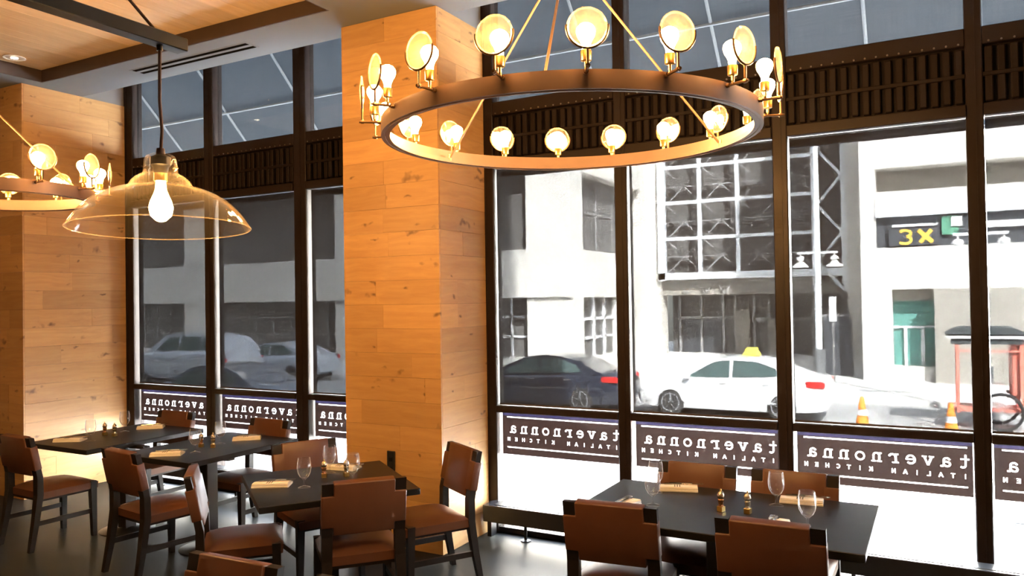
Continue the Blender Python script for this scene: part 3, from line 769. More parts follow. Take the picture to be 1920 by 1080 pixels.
# ------------------------------------------------------------------ chandeliers
bulb_me = MB().lathe([(0, -.052), (.0125, -.050), (.0135, -.036), (.019, -.022), (.0275, -.008), (.031, .006), (.0295, .018), (.022, .028), (.011, .034), (0, .036)], 16).mesh('bulb', M['bulb'], True, 80)
def chandelier(name, label, cx, cy_, R, zb, n, off, hub_z, cable_angles):
    c = tag(empty(name, (cx, cy_, zb)), label, 'chandelier')
    hgt = .064
    MB().lathe([(R, 0), (R, hgt), (R - .007, hgt), (R - .007, .012), (R - .030, .012), (R - .030, .020), (R - .036, .020), (R - .036, 0), (R - .018, 0), (R - .018, -.004), (R - .012, -.004), (R - .012, 0)], 96, closed=True).build('ring', M['ring'], c, smooth=True, angle=30)
    sock = MB().lathe([(.0, .012), (.006, .012), (.006, .028), (.017, .031), (.018, .062), (.015, .066), (0, .066)], 16).mesh('socket', M['brass'], True)
    rod = MB(); rod.tube([(-.018, 0, 0), (.075, 0, 0)], .0055, 8); rod.tube([(.012, 0, 0), (.012, 0, .016)], .0055, 8); rod.tube([(.062, 0, -.004), (.062, 0, .056)], .0048, 8)
    rod.lathe([(0, -.008), (.0085, -.008), (.0085, .008), (0, .008)], 10, Matrix.Translation((-.006, 0, 0)) @ Matrix.Rotation(PI / 2, 4, 'Y'))
    rod.lathe([(0, -.006), (.008, -.006), (.008, .006), (0, .006)], 10, Matrix.Translation((.062, 0, 0)) @ Matrix.Rotation(PI / 2, 4, 'Y'))
    rod = rod.mesh('bracket', M['brass_dark'], True)
    LR = .066; lz = .122
    fk = MB(); fk.tube([(.062, LR * math.cos(t), lz + LR * math.sin(t)) for t in [math.radians(a) for a in range(172, 369, 14)]], .0042, 6)
    fk = fk.mesh('lens_fork', M['brass_dark'], True)
    ln = MB(); ln.lathe([(0, -.011), (.020, -.010), (.042, -.0065), (LR - .008, -.002), (LR - .003, -.001), (LR - .003, .001), (LR - .008, .002), (.042, .0065), (.020, .010), (0, .011)], 32, Matrix.Translation((.062, 0, lz)) @ Matrix.Rotation(PI / 2, 4, 'Y'))
    ln = ln.mesh('lens', M['lens'], True, 70)
    rim = MB(); rim.tube([(.062, (LR - .004) * math.cos(2 * PI * k / 32), lz + (LR - .004) * math.sin(2 * PI * k / 32)) for k in range(32)], .0034, 6, closed=True)
    rim = rim.mesh('lens_rim', M['lens_rim'], True)
    for k in range(n):
        a = math.radians(off + k * 360 / n)
        f = empty('lamp_arm', ((R + .012) * math.cos(a), (R + .012) * math.sin(a), .052), a, c)
        f['kind_note'] = ''
        del f['kind_note']
        mesh_obj('bracket', rod, f); mesh_obj('socket', sock, f, (.012, 0, 0)); mesh_obj('bulb', bulb_me, f, (.012, 0, .117))
        mesh_obj('lens_fork', fk, f); mesh_obj('lens', ln, f); mesh_obj('lens_rim', rim, f)
    hz = hub_z - zb
    for a in cable_angles:
        a = math.radians(a); p = Vector(((R - .03) * math.cos(a), (R - .03) * math.sin(a), .02))
        m = MB(); m.tube([p, (0.012 * math.cos(a), .012 * math.sin(a), hz)], .0055, 6); m.tube([p + Vector((0, 0, -.012)), p + Vector((0, 0, .02))], .009, 8)
        m.build('suspension_rod', M['cable'], c, smooth=True)
    m = MB(); m.lathe([(0, hz - .03), (.03, hz - .03), (.03, hz + .02), (.011, hz + .03), (.011, ZS - zb - .02), (.06, ZS - zb - .02), (.06, ZS - zb), (0, ZS - zb)], 20)
    m.build('stem', M['ring'], c, smooth=True)
    return c
chandelier('ring_chandelier', 'large bronze ring chandelier of round glass lenses over the right of the view', -1.363, 3.015, .79, 2.55, 18, 18.5, 3.335, (165, 49, 288))
lc = chandelier('ring_chandelier', 'smaller bronze ring chandelier at the left edge behind the glass pendant', -4.49, 2.345, .49, 2.45, 12, -6, 2.94, (40, 160, 280))
for ch in lc.children:
    if ch.name.startswith('stem'):
        pass

# ------------------------------------------------------------------ glass pendant hung from a metal bar
PX, PY = -1.797, 1.355
bar = tag(empty('hanging_beam', (PX, 0.0, 2.56)), 'slim dark metal beam hanging under the wooden ceiling with the glass pendant', 'beam')
MB().box(-.022, .022, -1.2, 1.428, -.002, .033, .002).build('bar', M['blackmetal'], bar)
m = MB(); m.tube([(0, PY - .01, .033), (-.015, -.55, ZS - 2.56)], .004, 6); m.build('stay_cable', M['cord'], bar)
m = MB(); m.tube([(0, -1.1, .033), (0, -1.1, ZS - 2.56)], .004, 6); m.build('stay_cable', M['cord'], bar)
pen = tag(empty('pendant_lamp', (PX, PY, 2.072)), 'clear glass bell pendant lamp with a lit filament bulb', 'lamp')
tiltM = Matrix.Rotation(math.radians(-3.0), 4, Vector((.60, .80, 0)))
def bell(th):
    P = [(.0290, .196), (.036, .192), (.040, .183), (.0415, .168), (.0435, .148), (.048, .143), (.060, .137), (.072, .126), (.079, .114), (.083, .107), (.095, .1045), (.118, .098), (.143, .087), (.167, .072), (.188, .053), (.206, .032), (.218, .014), (.2265, .0)]
    if th: P = [(r - .003, z - .0015) for r, z in P]
    return P
prof = bell(0) + bell(1)[::-1]
MB().lathe(prof, 64, tiltM, closed=True).build('glass_shade', M['shadeglass'], pen, smooth=True, angle=70)
m = MB(); m.tube([(.2252 * math.cos(2 * PI * k / 64), .2252 * math.sin(2 * PI * k / 64), .0) for k in range(64)], .0015, 6, closed=True)
bmesh.ops.transform(m.bm, matrix=tiltM, verts=m.bm.verts); m.build('shade_rim', M['lens_rim'], pen, smooth=True)
m = MB(); m.lathe([(0, .196), (.010, .196), (.026, .188), (.026, .168), (.020, .162), (.018, .146), (0, .146)], 20); m.build('lamp_holder', M['socket_black'], pen, smooth=True)
m = MB(); m.lathe([(.017, .147), (.017, .125), (0, .125)], 16); m.build('socket', M['brass'], pen, smooth=True)
m = MB(); m.lathe([(0, .126), (.012, .125), (.014, .100), (.026, .072), (.030, .055), (.026, .034), (.012, .020), (0, .017)], 20); m.build('bulb', M['bulb'], pen, smooth=True, angle=80)
m = MB(); m.tube([(0, 0, .195), (.004, .002, .26), (-.002, 0, .34), (.001, 0, .4875)], .0042, 8); m.lathe([(0, .194), (.012, .194), (.010, .212), (0, .214)], 14); m.build('cord', M['cord'], pen, smooth=True)
m = MB(); m.lathe([(0, .472), (.008, .472), (.008, .4875), (0, .4875)], 12); m.build('cord_grip', M['blackmetal'], pen, smooth=True)

# ------------------------------------------------------------------ recessed downlights: one in view, the rest added unseen as room fill
DL = [(-7.41, 4.09 - .03, ZT - .01, 'recessed downlight in the wooden ceiling at the upper left corner')]
for x, y, z, lab in ((-5.8, 1.0, ZT - .01, 'middle of the wooden tray'), (-4.6, -.6, ZT - .01, 'back of the wooden tray'), (-.6, -1.2, ZS, 'soffit behind the viewer'), (1.6, 1.2, ZS, 'soffit right of the viewer')):
    DL.append((x, y, z, 'added fill downlight outside the view, ' + lab))
for i, (x, y, z, lab) in enumerate(DL):
    d = tag(empty('downlight', (x, y, z)), lab or 'added ceiling fill downlight outside the view', 'downlight', 'recessed downlights')
    m = MB(); m.lathe([(.075, -.003), (.092, -.003), (.092, .001), (.075, .001)], 28, closed=True); m.build('trim_ring', M['white_plastic'], d, smooth=True)
    m = MB(); m.lathe([(.075, -.002), (.04, -.0016), (0, -.0014)], 28); m.build('reflector', M['reflector'], d, smooth=True)
    m = MB(); m.lathe([(0, -.0035), (.03, -.0035), (.03, -.002), (0, -.002)], 20); m.build('diffuser', M['white_glow'], d, smooth=True)
    L_ = bpy.data.lights.new('downlight_beam', 'SPOT'); L_.energy = DOWN_POWER; L_.color = (1.0, .66, .34); L_.spot_size = math.radians(115); L_.spot_blend = .8; L_.shadow_soft_size = .05
    lo = bpy.data.objects.new('downlight_beam', L_); COL.objects.link(lo); lo.parent = d; lo.location = (0, 0, -.02)

exec_outdoor = True
# ------------------------------------------------------------------ outdoors: ground
GZ = -1.1
o = MB().box(-70, 30, 9.6, 23.0, GZ - .3, GZ).build('road', M['asphalt']); tag(o, 'sunlit grey street outside the windows', 'road', kind='structure')
o = MB().box(-70, 30, 5.57, 9.6, GZ - .3, GZ + .13).build('near_sidewalk', M['sidewalk']); tag(o, 'bright concrete sidewalk just outside the windows', 'sidewalk', kind='structure')
o = MB().box(-70, 30, 23.0, 48, GZ - .3, GZ + .14).build('far_sidewalk', M['sidewalk']); tag(o, 'bright concrete sidewalk across the street', 'sidewalk', kind='structure')
o = MB().box(-70, 30, 5.45, 5.56, GZ - .3, -.005).build('plinth_wall', M['concrete_grey']); tag(o, 'low concrete plinth under the windows', 'wall', kind='structure')
up = MB(); up.box(-75, 0.4, -26, 5.5, 4.80, 38); o = up.build('shadow_block', M['concrete_grey']); tag(o, 'unseen tall block above the dining room, added to shade the left facade', 'building', kind='structure')  # added out of view, sized to cast shadow on the left facade
o = MB().box(.4, 14, -26, 5.5, 4.80, 5.6).build('roof_slab', M['concrete_grey']); tag(o, 'low roof slab over the right part of the room', 'roof', kind='structure')

# ------------------------------------------------------------------ building across the street
F1, F2 = 28.0, 37.0
bl = tag(empty('concrete_building', (-14, F1, GZ + .14)), 'pale concrete office building across the street with a glazed atrium', 'building')
B0 = Vector(bl.location)
def bpart(name, m_, *boxes):
    b = MB()
    for x0, x1, y0, y1, z0, z1 in boxes: b.box(x0 - B0.x, x1 - B0.x, y0 - B0.y, y1 - B0.y, z0 - B0.z, z1 - B0.z)
    return b.build(name, m_, bl)
GB = GZ + .14
XM = -12.66
piers = [(-55, -45.3), (-35.3, -33.3), (-24.8, -22.9), (-14.65, XM)]
for a, c in piers: bpart('pier', M['concrete'], (a, c, F1, F1 + 1.2, GB, 16))
for (a, c) in ((-45.3, -35.3), (-33.3, -24.8), (-22.9, -14.65)):
    bpart('spandrel', M['concrete'], (a, c, F1 + .05, F1 + 1.2, 2.0, 3.9))
    bpart('spandrel', M['concrete'], (a, c, F1 + .05, F1 + 1.2, 7.3, 9.6))
    bpart('spandrel', M['concrete'], (a, c, F1 + .05, F1 + 1.2, 12.6, 16))
    bpart('plinth', M['concrete'], (a, c, F1 + .1, F1 + 1.2, GB, -.55))
    for z0, z1 in ((-.55, 2.0), (3.9, 7.3), (9.6, 12.6)):
        w = bpart('window', M['darkglass'], (a, c, F1 + .9, F1 + 1.0, z0, z1))
        n = round((c - a) / 1.15); m = MB()
        if z0 < 1:
            for i in range(1, n): m.box(a + i * (c - a) / n - .05 - B0.x, a + i * (c - a) / n + .05 - B0.x, .84, .91, z0 - B0.z, z1 - B0.z)
            for zz in (z0 + (z1 - z0) * .33, z0 + (z1 - z0) * .66): m.box(a - B0.x, c - B0.x, .84, .91, zz - .05 - B0.z, zz + .05 - B0.z)
            m.build('muntins', M['muntin'] if a > -23 else M['grey_metal'], w)
# return wall facing the atrium court
bpart('return_wall', M['concrete'], (XM - 1.0, XM, F1 + 1.2, F2 + 1, 1.9, 3.85), (XM - 1.0, XM, F1 + 1.2, F2 + 1, 7.05, 16),
      (XM - 1.0, XM, 36.2, F2 + 1, 3.85, 7.05), (XM - 1.0, XM, 33.2, F2 + 1, GB, 1.9), (XM - 1.0, XM, F1 + 1.2, 33.2, GB, -.6))
w = bpart('window', M['darkglass'], (XM - .7, XM - .55, F1 + 1.2, 36.2, 3.85, 7.05))
m = MB()
for y in (30.0, 31.9, 33.8): m.box(XM - .56 - B0.x, XM - .50 - B0.x, y - .04 - B0.y, y + .04 - B0.y, 3.85 - B0.z, 7.05 - B0.z)
m.box(XM - .56 - B0.x, XM - .50 - B0.x, F1 + 1.2 - B0.y, 36.2 - B0.y, 5.5 - B0.z, 5.58 - B0.z); m.build('muntins', M['grey_metal'], w)
w = bpart('window', M['darkglass'], (XM - .5, XM - .35, F1 + 1.2, 33.2, -.6, 1.9))
m = MB()
for y in (29.6, 30.9, 32.1): m.box(XM - .36 - B0.x, XM - .25 - B0.x, y - .07 - B0.y, y + .07 - B0.y, -.6 - B0.z, 1.9 - B0.z)
for z in (.2, 1.0): m.box(XM - .36 - B0.x, XM - .25 - B0.x, F1 + 1.2 - B0.y, 33.2 - B0.y, z - .06 - B0.z, z + .06 - B0.z)
m.build('muntins', M['muntin'], w)
bpart('ledge', M['concrete'], (-55, XM + .06, F1 - .12, F1 + .1, 1.93, 2.05))
# atrium
XA0, XA1 = -12.0, -3.2
bpart('atrium_glass', M['darkglass'], (XA0 - .7, XA1 + 1.2, F2 + 1.0, F2 + 1.1, 2.0, 16))
bpart('side_pier', M['concrete'], (XM, XA0 + .1, F2, F2 + 1.0, GB, 16))
bpart('side_pier', M['concrete'], (XA1 - .15, -2.0, F2 - 1.0, F2 + 1.0, GB, 16))
bpart('corner_post', M['white_metal'], (-11.95, -11.62, F2 - .25, F2 + .1, 2.65, 16))
bpart('lower_beam', M['white_metal'], (-11.95, -3.4, F2 - .25, F2 + .15, 2.70, 3.02))
for x in (-9.93, -8.14, -6.40): bpart('grid_bar', M['white_metal'], (x - .09, x + .09, F2 - .1, F2 + .05, 3.0, 16))
for z in (4.68, 6.42, 8.15, 9.9, 11.6, 13.3): bpart('grid_bar', M['white_metal'], (-11.9, -4.7, F2 - .12, F2 + .04, z - .08, z + .08))
xs_ = [-11.75, -9.93, -8.14, -6.40, -4.75]; zs_ = [3.0, 4.68, 6.42, 8.15, 9.9, 11.6]
for i in range(4):
    for j in range(5):
        b = MB(); x0, x1 = xs_[i] - B0.x, xs_[i + 1] - B0.x; z0, z1 = zs_[j] - B0.z, zs_[j + 1] - B0.z; y = F2 + .55 - B0.y
        seg_box(b, (x0, y, z0), (x1, y, z1), .06, .06); seg_box(b, (x0, y, z1), (x1, y, z0), .06, .06); seg_box(b, (x0, y, (z0 + z1) / 2), (x1, y, (z0 + z1) / 2), .05, .05)
        b.build('space_brace', M['grey_metal'], bl)
for x in (-4.72, -3.5): bpart('truss_post', M['white_metal'], (x - .13, x + .13, F2 - .35, F2 - .1, 2.0, 16))
b = None
for j in range(10):
    z0 = 2.1 + j * 1.25; b = MB(); xa, xb = (-4.62 - B0.x, -3.6 - B0.x) if j % 2 == 0 else (-3.6 - B0.x, -4.62 - B0.x)
    seg_box(b, (xb, F2 - .22 - B0.y, z0 - B0.z), (xa, F2 - .22 - B0.y, z0 + 1.25 - B0.z), .12, .12); b.build('truss_brace', M['white_metal'], bl)
bpart('transom_band', M['concrete_grey'], (XA0, XA1, F2 + .2, F2 + .9, 1.95, 2.70))
for i in range(9):
    b = MB(); x = -11.6 + i * .92 - B0.x
    seg_box(b, (x, F2 + .12 - B0.y, 2.0 - B0.z), (x + .46, F2 + .12 - B0.y, 2.66 - B0.z), .07, .07); seg_box(b, (x + .46, F2 + .12 - B0.y, 2.66 - B0.z), (x + .92, F2 + .12 - B0.y, 2.0 - B0.z), .07, .07)
    b.build('truss_brace', M['grey_metal'], bl)
bpart('entrance_back', M['darkglass'], (XA0, XA1, F2 + 2.2, F2 + 2.3, GB, 2.0))
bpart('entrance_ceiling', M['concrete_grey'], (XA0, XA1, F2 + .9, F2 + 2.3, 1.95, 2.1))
b0 = MB()
for x in (-11.6, -10.5, -9.4, -8.8, -7.9, -7.2, -6.1, -5.2): bpart('door_frame', M['grey_metal'], (x - .06, x + .06, F2 + 2.05, F2 + 2.2, GB, 1.95))
bpart('door_frame', M['grey_metal'], (-11.6, -8.8, F2 + 2.05, F2 + 2.2, .72, .86), (-8.0, -5.2, F2 + 2.05, F2 + 2.2, .62, .80))
for x in (-11.0, -9.95): bpart('door_panel', M['sign_dark'], (x - .45, x + .45, F2 + 2.1, F2 + 2.19, GB, .72))
bpart('door_leaf', M['concrete_grey'], (-8.8, -8.1, F2 + 2.0, F2 + 2.15, GB, 1.2)); bpart('door_leaf', M['concrete_grey'], (-7.2, -6.7, F2 + 2.0, F2 + 2.15, GB, .75))
# right mass
XQ = -2.2
bpart('wall_panel', M['concrete'], (XQ, 14, F1, F1 + 1.5, 5.95, 16), (XQ, 14, F1, F1 + 1.5, 2.0, 3.36), (-1.72, 14, F1, F1 + 1.5, 4.62, 5.18), (XQ, -1.72, F1, F1 + 1.5, 3.36, 5.95))
bpart('side_wall', M['concrete'], (XQ, XQ + .6, F1 + 1.5, F2 - .9, GB, 16))
bpart('pier', M['concrete'], (XQ, -1.30, F1, F1 + 1.5, GB, 2.0))
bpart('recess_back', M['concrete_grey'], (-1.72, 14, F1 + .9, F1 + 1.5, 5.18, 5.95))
bpart('sign_band', M['sign_dark'], (-1.72, 14, F1 + .12, F1 + .4, 3.36, 4.35))
bpart('light_strip', M['white_metal'], (-1.72, 14, F1 - .1, F1 + .4, 4.35, 4.62))
bpart('display_box', M['sign_dark'], (-1.35, .10, F1 - .05, F1 + .12, 3.40, 3.98))
bpart('display_strip', M['white_metal'], (-1.25, .05, F1 - .1, F1 + .1, 4.0, 4.08))
dg = MB()
for pl in [ribbon(arc(.17, .325, .17, .105, 150, -75, 8), .085), ribbon(arc(.17, .115, .18, .115, 75, -150, 8), .085)]:
    dg.prism([(-1.05 + a - B0.x, 3.46 + c - B0.z) for a, c in pl], F1 - .07 - B0.y, F1 - .05 - B0.y, 'y')
for pl in [ribbon([(.55, .42), (.95, .02)], .13), ribbon([(.60, .02), (.92, .42)], .12)]:
    dg.prism([(-1.05 + a - B0.x, 3.46 + c - B0.z) for a, c in pl], F1 - .07 - B0.y, F1 - .055 - B0.y, 'y')
dg.build('display_digits', M['amber'], bl)
bpart('green_panel', M['sign_green'], (.16, .62, F1 + .02, F1 + .12, 3.7, 4.28))
bpart('sign_lettering', M['white_plastic'], (.42, .72, F1 - .02, F1 + .02, 3.95, 4.25), (1.35, 2.6, F1 - .02, F1 + .12, 3.86, 4.06))
bpart('doorway_glass', M['teal'], (-1.30, -.10, F1 + .7, F1 + .8, -.5, 1.62))
bpart('doorway_lintel', M['concrete_grey'], (-1.30, -.1, F1 + .5, F1 + 1.2, 1.62, 2.0)); bpart('doorway_step', M['concrete'], (-1.30, -.1, F1 + .1, F1 + 1.4, GB, -.5))
for x in (-.95, -.45): bpart('door_frame', M['muntin'], (x - .05, x + .05, F1 + .6, F1 + .72, -.5, .75))
bpart('door_frame', M['muntin'], (-1.3, -.1, F1 + .62, F1 + .70, .72, .80))
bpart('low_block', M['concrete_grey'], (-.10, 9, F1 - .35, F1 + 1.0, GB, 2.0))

# ------------------------------------------------------------------ street furniture
def street_lamp(x, y, top, arm_z, hw_, label, base_top):
    s = tag(empty('street_lamp', (x, y, GZ + (.14 if y > 23 else 0))), label, 'street lamp'); z0 = s.location.z
    m = MB(); m.lathe([(0, 0), (.26, 0), (.26, .15), (.2, .25), (.2, base_top - z0), (0, base_top - z0)], 20); m.build('pedestal', M['slate_metal'], s, smooth=True)
    m = MB(); m.lathe([(.11, base_top - z0), (.085, top - z0), (0, top - z0)], 16); m.build('pole', M['white_metal'], s, smooth=True)
    m = MB(); seg_box(m, (-hw_ - .1, 0, arm_z - z0), (hw_ + .1, 0, arm_z - z0), .06, .07); m.build('cross_arm', M['white_metal'], s)
    for sx in (-1, 1):
        m = MB(); m.lathe([(0, .0), (.02, .0), (.02, -.1), (.12, -.14), (.13, -.22), (.06, -.26), (.09, -.30), (.24, -.42), (.25, -.47), (0, -.47)], 20, Matrix.Translation((sx * hw_, 0, arm_z - z0)))
        m.build('lamp_head', M['white_plastic'], s, smooth=True)
    return s
street_lamp(-3.42, 27.0, 7.3, 3.24, .52, 'white double-armed street lamp on a dark pedestal before the atrium', .10)
street_lamp(.92, 21.5, 7.3, 3.26, .47, 'white double-armed street lamp behind the right window mullion', .1)
s = tag(empty('sign_post', (-3.0, 27.2, GZ + .14)), 'thin post with a small white sign right of the street lamp', 'sign post')
MB().box(-.03, .03, -.03, .03, 0, 2.7).build('post', M['grey_metal'], s); MB().box(-.11, .11, -.05, -.03, 1.95, 2.75).build('plate', M['white_plastic'], s)
k = tag(empty('street_kiosk', (-3.1, 29.5, GZ + .14)), 'dark narrow street kiosk standing behind the lamp post', 'kiosk')
MB().box(-.45, .45, -.3, .3, 0, 2.05, .02).build('cabinet', M['sign_dark'], k); MB().box(-.48, .48, -.33, .33, 2.05, 2.12, .01).build('cap', M['grey_metal'], k)
def cone(x, y, label):
    c = tag(empty('traffic_cone', (x, y, GZ)), label, 'traffic cone', 'orange traffic cones')
    MB().box(-.2, .2, -.2, .2, 0, .04, .01).build('foot', M['orange'], c)
    m = MB(); m.lathe([(.15, .04), (.04, .70), (.03, .72), (0, .72)], 20); m.build('body', M['orange'], c, smooth=True)
    m = MB(); m.lathe([(.108, .32), (.086, .45)], 20); m.build('collar', M['white_plastic'], c, smooth=True)
cone(-1.50, 18.6, 'orange traffic cone in the street between the taxi and the cart')
cone(.19, 18.2, 'orange traffic cone in the street in front of the red cart')
p = tag(empty('bollard', (-4.1, 9.2, GZ + .13)), 'thin grey bollard on the sidewalk seen under the left window sign', 'bollard')
m = MB(); m.lathe([(0, 0), (.09, 0), (.09, .04), (.05, .06), (.05, .62), (.03, .66), (0, .66)], 16); m.build('shaft', M['grey_metal'], p, smooth=True)
MB().lathe([(.052, .5), (.054, .5), (.054, .56), (.052, .56)], 16, closed=True).build('band', M['white_plastic'], p)
p = tag(empty('planter', (.90, 8.1, GZ + .13)), 'dark slate planter on the sidewalk at the right edge', 'planter')
m = MB(); m.sweep([[(-.3, -.3, 0), (.3, -.3, 0), (.3, .3, 0), (-.3, .3, 0)], [(-.40, -.40, .9), (.40, -.40, .9), (.40, .40, .9), (-.40, .40, .9)]]); m.build('pot', M['slate_metal'], p)
MB().box(-.37, .37, -.37, .37, .88, .905).build('soil', M['tyre'], p)
# red cart with canopy
ct = tag(empty('canopy_cart', (.9, 20.0, GZ)), 'red-framed street cart with a dark canopy and large wheels', 'cart')
m = MB(); m.prism([(-.78, 0), (.78, 0), (.5, .14), (-.5, .14)], -.6, .6, 'y', M=Matrix.Translation((0, 0, 2.06))); m.build('canopy', M['canopy'], ct)
MB().box(-.76, .76, -.6, .6, 1.97, 2.03).build('canopy_edge', M['white_plastic'], ct)
MB().box(-.66, .66, -.55, .55, 1.85, 1.96).build('valance', M['canopy'], ct)
for x in (-.55, .62):
    for y in (-.5, .5): MB().box(x - .03, x + .03, y - .03, y + .03, .35, 1.86).build('post', M['red'], ct)
m = MB(); seg_box(m, (-.55, -.5, 1.7), (.62, -.5, 1.7), .04, .04); m.build('cross_rail', M['red'], ct)
MB().box(.45, .85, -.45, .45, .75, 1.9, .02).build('red_panel', M['red'], ct)
MB().box(-.75, .8, -.45, .45, .38, .46, .01).build('bed', M['red'], ct); MB().box(-.25, .35, -.35, .35, .46, .95, .02).build('crate', M['white_plastic'], ct)
for y in (-.55, .55):
    m = MB(); m.tube([(.25 + .38 * math.cos(2 * PI * k_ / 28), y, .41 + .38 * math.sin(2 * PI * k_ / 28)) for k_ in range(28)], .032, 8, closed=True); wh = m.build('wheel', M['tyre'], ct, smooth=True)
    m = MB()
    for k_ in range(8): seg_box(m, (.25, y, .41), (.25 + .37 * math.cos(k_ * PI / 4), y, .41 + .37 * math.sin(k_ * PI / 4)), .012, .012)
    m.build('spokes', M['grey_metal'], wh)

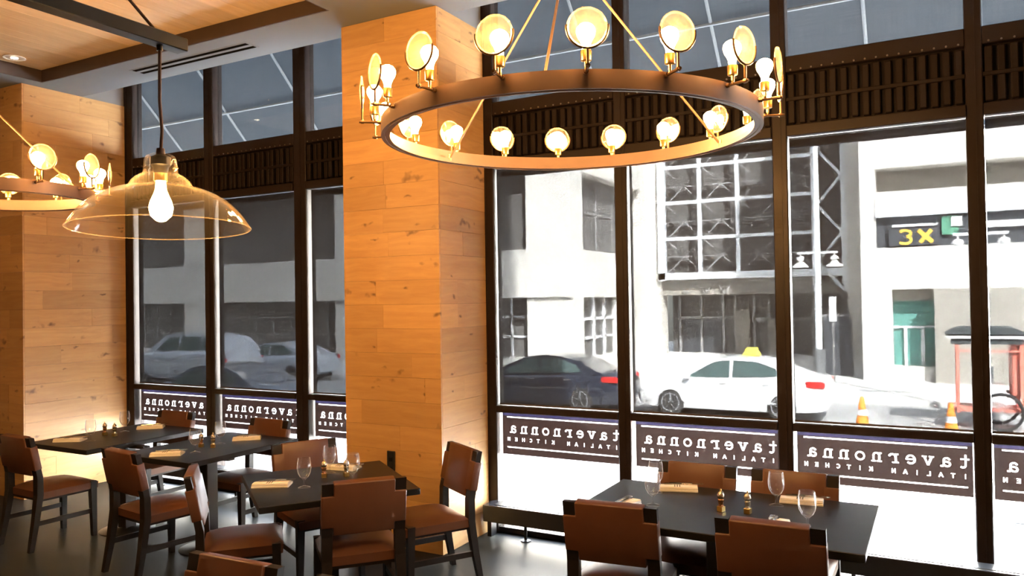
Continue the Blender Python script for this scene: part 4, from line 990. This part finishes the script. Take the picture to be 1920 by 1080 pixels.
# ------------------------------------------------------------------ cars
def car(x_front, y, rz, paint, label, kind='sedan', L_=4.6, H_=1.46, taxi=False):
    c = tag(empty('car', (x_front, y, GZ), rz), label, 'car')
    s = L_ / 4.6; hs = H_ / 1.46
    if kind == 'sedan':
        st = [(0, .34, .62, .66), (.12, .24, .70, .78), (.55, .20, .80, .86), (1.25, .20, .93, .90), (2.4, .20, .95, .91), (3.5, .20, 1.00, .90), (4.15, .22, 1.03, .86), (4.48, .26, 1.00, .80), (4.6, .36, .80, .74)]
        gh = [(1.02, .91, .91), (1.45, .92, 1.17), (1.95, .93, 1.40), (2.45, .94, 1.46), (3.0, .97, 1.43), (3.5, .99, 1.30), (4.0, 1.02, 1.06), (4.12, 1.03, 1.035)]
        win = [[(1.30, .965), (1.98, 1.345), (2.36, 1.385), (2.36, .985)], [(2.44, .99), (2.44, 1.385), (2.98, 1.365), (3.42, 1.22), (3.55, 1.045), (3.2, 1.02)]]
    else:
        st = [(0, .36, .80, .72), (.15, .28, .92, .82), (.6, .24, 1.02, .88), (1.15, .24, 1.10, .91), (2.4, .24, 1.12, .92), (3.7, .24, 1.14, .91), (4.4, .28, 1.14, .86), (4.6, .40, .95, .80)]
        gh = [(1.0, 1.09, 1.09), (1.35, 1.1, 1.38), (1.75, 1.1, 1.66), (2.4, 1.1, 1.72), (3.5, 1.12, 1.70), (4.2, 1.13, 1.58), (4.45, 1.14, 1.16)]
        win = [[(1.45, 1.16), (1.85, 1.58), (2.35, 1.62), (2.35, 1.17)], [(2.45, 1.17), (2.45, 1.62), (3.3, 1.62), (3.3, 1.19)], [(3.4, 1.19), (3.4, 1.62), (4.0, 1.55), (4.2, 1.2)]]
    secs = []
    for x, zb, zt, hw_ in st:
        zb *= hs; zt *= hs; x *= s
        secs.append([(x, -hw_ * .92, zb), (x, -hw_, zb + .2), (x, -hw_ * .985, zt - .13), (x, -hw_ * .86, zt), (x, 0, zt + .02), (x, hw_ * .86, zt), (x, hw_ * .985, zt - .13), (x, hw_, zb + .2), (x, hw_ * .92, zb)])
    m = MB(); m.sweep(secs); m.build('body', paint, c, smooth=True, angle=50)
    def hwz(x, z):
        for a, b_ in zip(gh[:-1], gh[1:]):
            if a[0] <= x <= b_[0]:
                t = (x - a[0]) / (b_[0] - a[0]); zb = a[1] + t * (b_[1] - a[1]); return .80 - (z - zb) * .36
        return .7
    secs = []
    for x, zb, zt in gh:
        w0 = .80; w1 = .80 - (zt - zb) * .36
        secs.append([(x * s, -w0, (zb - .03) * hs), (x * s, -w1, zt * hs), (x * s, 0, (zt + .02) * hs), (x * s, w1, zt * hs), (x * s, w0, (zb - .03) * hs)])
    m = MB(); m.sweep(secs); m.build('cabin', paint, c, smooth=True, angle=50)
    for sy in (-1, 1):
        for pl in win:
            bm = bmesh.new(); A = [bm.verts.new((x * s, sy * (hwz(x, z) + .006), z * hs)) for x, z in pl]; Bq = [bm.verts.new((x * s, sy * (hwz(x, z) - .02), z * hs)) for x, z in pl]
            bm.faces.new(A); n = len(A)
            for q in range(n): bm.faces.new((A[q], A[(q + 1) % n], Bq[(q + 1) % n], Bq[q]))
            bmesh.ops.recalc_face_normals(bm, faces=bm.faces); m = MB(); m.add(bm); m.build('side_window', M['car_glass'], c)
        for x in (.92, 3.58):
            tw = MB().lathe([(0, -.1), (.26, -.1), (.315, -.09), (.33, -.05), (.33, .05), (.315, .09), (.26, .1), (0, .1)], 28, Matrix.Rotation(PI / 2, 4, 'X')).build('tyre', M['tyre'], c, smooth=True, loc=(x * s, sy * .80, .33))
            m = MB()
            for q in range(5):
                a = q * 2 * PI / 5 + .3; seg_box(m, (.03 * math.cos(a), sy * .108, .03 * math.sin(a)), (.215 * math.cos(a), sy * .108, .215 * math.sin(a)), .05, .012)
            m.lathe([(.205, -.012), (.235, -.012), (.235, .012), (.205, .012)], 28, Matrix.Translation((0, sy * .105, 0)) @ Matrix.Rotation(PI / 2, 4, 'X'), closed=True)
            m.build('alloy_rim', M['rim'], tw)
        m = MB(); m.box(4.12 * s, 4.54 * s, sy * .80 - .06, sy * .80 + .045, .80 * hs, .95 * hs, .03, 2); m.build('tail_light', M['tail'], c, smooth=True)
        m = MB(); m.box(.12 * s, .5 * s, sy * .72 - .08, sy * .72 + .06, .60 * hs, .70 * hs, .02, 2); m.build('headlight', M['white_plastic'], c, smooth=True)
        m = MB(); m.box(1.28 * s, 1.44 * s, sy * .93 - .08, sy * .93 + .08, .93 * hs, 1.04 * hs, .03, 2); m.build('wing_mirror', paint, c, smooth=True)
        for x in (2.15, 3.15): MB().box(x * s, (x + .18) * s, sy * .905 - .012, sy * .905 + .012, .83 * hs, .86 * hs, .005).build('door_handle', M['rim'], c)
    if taxi:
        m = MB(); m.prism([(-.22, 0), (.22, 0), (.12, .2), (-.12, .2)], -.12, .12, 'y', bev=.015, M=Matrix.Translation((2.75, 0, 1.475))); m.build('roof_sign', M['taxi_sign'], c)
    MB().box(.4 * s, 4.2 * s, -.75, .75, .16, .30).build('underbody', M['tyre'], c)
    return c
car(-11.95, 18.5 + .9, 0, M['car_dark'], 'dark navy sedan parked behind the leftmost pane of the right bay', L_=4.85)
car(-6.85, 19.0 + .9, 0, M['car_white'], 'white taxi with a yellow roof sign stopped in the street', L_=4.6, H_=1.47, taxi=True)
car(-18.4, 13.9, 0, M['car_blue'], 'blue-grey car nearest the left window bay, roof and hood showing', L_=4.7)
car(-27.3, 19.8, 0, M['car_silver'], 'silver van-like car on the far side of the street behind the left bay', 'suv', L_=5.6, H_=1.62)
car(-24.9, 24.6 - 2.2, 0, M['car_silver'], 'silver sedan half hidden by the middle wooden column', L_=4.6)

# ------------------------------------------------------------------ awning over the windows
aw = tag(empty('awning', (-3, 5.6, 5.0)), 'grey fabric awning on white tubes sloping outside above the windows', 'awning')
A0 = Vector(aw.location)
m = MB(); m.sweep([[(-8.2, .0, .09), (6.5, .0, .09), (6.5, .0, .096), (-8.2, .0, .096)], [(-8.2, 1.85, -1.76), (6.5, 1.85, -1.76), (6.5, 1.85, -1.754), (-8.2, 1.85, -1.754)]]); m.build('fabric', M['awning'], aw)
for i in range(13):
    m = MB(); x = -7.9 + i * 1.16; m.tube([(x, .02, .035), (x, 1.83, -1.775)], .014, 8); m.build('rafter', M['awning_tube'], aw, smooth=True)
for d in (.9, 1.83):
    m = MB(); m.tube([(-8.2, d, .05 - d), (6.5, d, .05 - d)], .016, 8); m.build('purlin', M['awning_tube'], aw, smooth=True)
